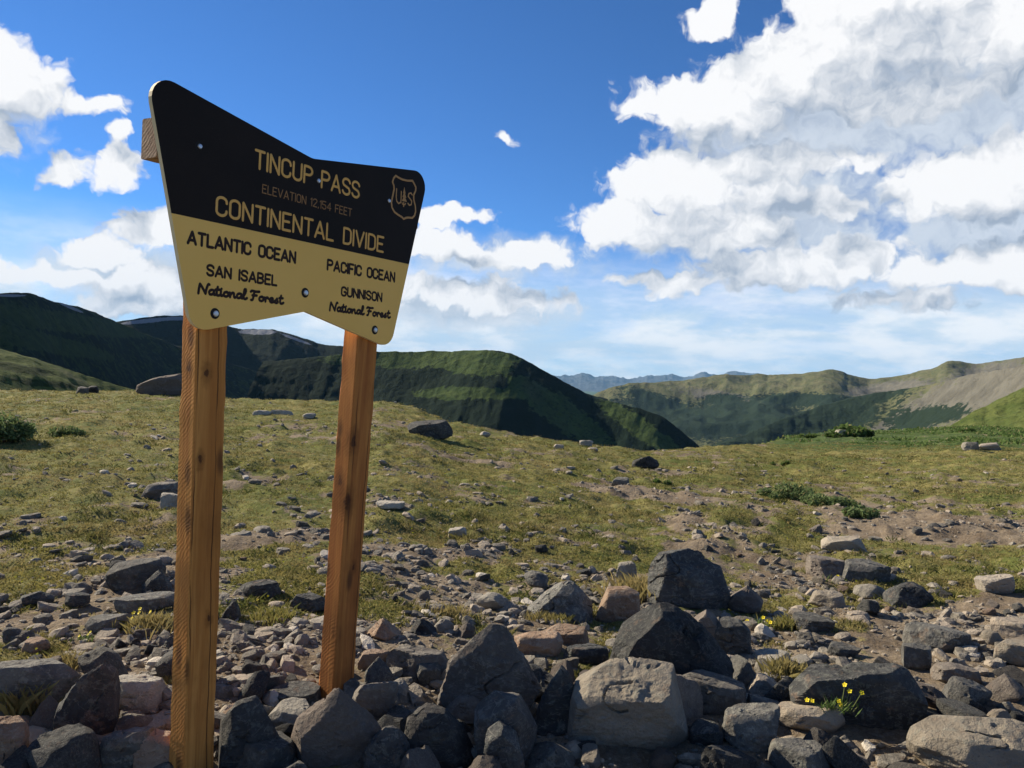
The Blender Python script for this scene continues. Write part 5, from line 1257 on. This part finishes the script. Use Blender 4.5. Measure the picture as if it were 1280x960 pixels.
text_line('TINCUP PASS', (318.6, 185.5), (322.5, 212.8), (449.5, 227), (449.5, 249), TAN, rad=.068)
text_line('ELEVATION 12,154 FEET', (328, 229.5), (329, 242), (439.7, 261), (439.7, 271), TAN2, rad=.06)
text_line('CONTINENTAL DIVIDE', (270, 244), (271.5, 272), (479.8, 295), (479.6, 315), TAN, rad=.068, word=.5)
text_line('ATLANTIC OCEAN', (234, 287.3), (233, 306), (370.5, 313.3), (370, 330), INK, rad=.105, word=.5)
text_line('SAN ISABEL', (258, 328.8), (257.7, 345), (347, 344), (346.7, 358.8), INK, rad=.105, word=.5)
text_line('National Forest', (247, 350.5), (246.7, 367.6), (354.5, 368), (354.5, 382.5), INK, font=SCR, space=.02, word=.26, rad=.115)
text_line('PACIFIC OCEAN', (408.8, 322.8), (408.8, 337.9), (494.4, 340), (493.6, 354.2), INK, rad=.105, word=.5)
text_line('GUNNISON', (426.4, 357.2), (426.4, 370), (477.7, 365.5), (477.7, 378.8), INK, rad=.105)
text_line('National Forest', (411.6, 375.5), (411.6, 389.4), (488, 386.5), (488, 399.3), INK, font=SCR, space=.02, word=.26, rad=.115)
# shield emblem: outline, U, tree, S
def zp(l): return [(lambda t: (t[0], t[1] + OZ))(buv(340 + .1719 * x, 150 + .1719 * y)) for x, y in l]
mb = MB()
sh = [(900, 405), (922, 420), (950, 433), (985, 441), (1022, 442), (1033, 462), (1046, 490), (1044, 515), (1030, 545), (1031, 580), (1042, 625), (1044, 665), (1036, 695), (1020, 712), (990, 709), (972, 712), (957, 720), (945, 706), (915, 688), (890, 668), (872, 635), (868, 600), (878, 550), (888, 500), (886, 475), (876, 450), (885, 422), (900, 405)]
stroke_mesh(mb, zp(sh), .0050, LH)
stroke_mesh(mb, zp([(906, 500), (903, 560), (907, 590), (920, 607), (934, 600), (938, 585), (940, 520)]), .0036, LH)
stroke_mesh(mb, zp([(1020, 545), (1010, 530), (995, 535), (990, 555), (1003, 572), (1016, 590), (1012, 615), (998, 620), (988, 605)]), .0036, LH)
stroke_mesh(mb, zp([(958, 600), (957, 628)]), .0036, LH)
stroke_mesh(mb, zp([(944, 600), (950, 612), (966, 616), (972, 606)]), .0030, LH)
for l in ([(961, 488), (953, 530), (970, 534)], [(961, 520), (948, 560), (975, 566)], [(961, 550), (944, 588), (980, 596)]):
    P3 = zp(l); c = np.mean(P3, 0)
    mb.add([(x, -.0, z) for x, z in P3] + [(x, -LH, z) for x, z in P3], [(3, 4, 5), (5, 4, 3), (0, 1, 4, 3), (1, 2, 5, 4), (2, 0, 3, 5)][0:1] + [(0, 1, 4, 3), (1, 2, 5, 4), (2, 0, 3, 5)])
o = mb.build('shield_emblem', panel_mat('emblem_lettering', (.46, .26, .10), (.50, .28, .11), .65, .2), sign, smooth=False); o.location = (0, -.0003, 0)

# ------------------------------------------------------------------ air
def haze():
    mt = bpy.data.materials.new('haze'); mt.use_nodes = True; nt = mt.node_tree; nt.nodes.clear()
    out = nt.nodes.new('ShaderNodeOutputMaterial'); v = nt.nodes.new('ShaderNodeVolumePrincipled')
    v.inputs['Color'].default_value = (.30, .62, 1.0, 1); v.inputs['Density'].default_value = 1.2e-5; v.inputs['Anisotropy'].default_value = 0.0
    L(nt, v.outputs[0], out.inputs['Volume'])
    h, z0, z1 = 46500, -560, 1500
    V = [(x, y, z) for z in (z0, z1) for x, y in ((-h, -h), (h, -h), (h, h), (-h, h))]
    F_ = [(3, 2, 1, 0), (4, 5, 6, 7), (0, 1, 5, 4), (1, 2, 6, 5), (2, 3, 7, 6), (3, 0, 4, 7)]
    mb = MB(); mb.add(V, F_); o = mb.build('haze', mt)
    tag(o, 'thin blue air between the pass and the far mountains', kind='stuff')
haze()
print('rocks', n, 'tris', sum(len(me.loop_triangles) if me.loop_triangles else len(me.polygons) for me in bpy.data.meshes))
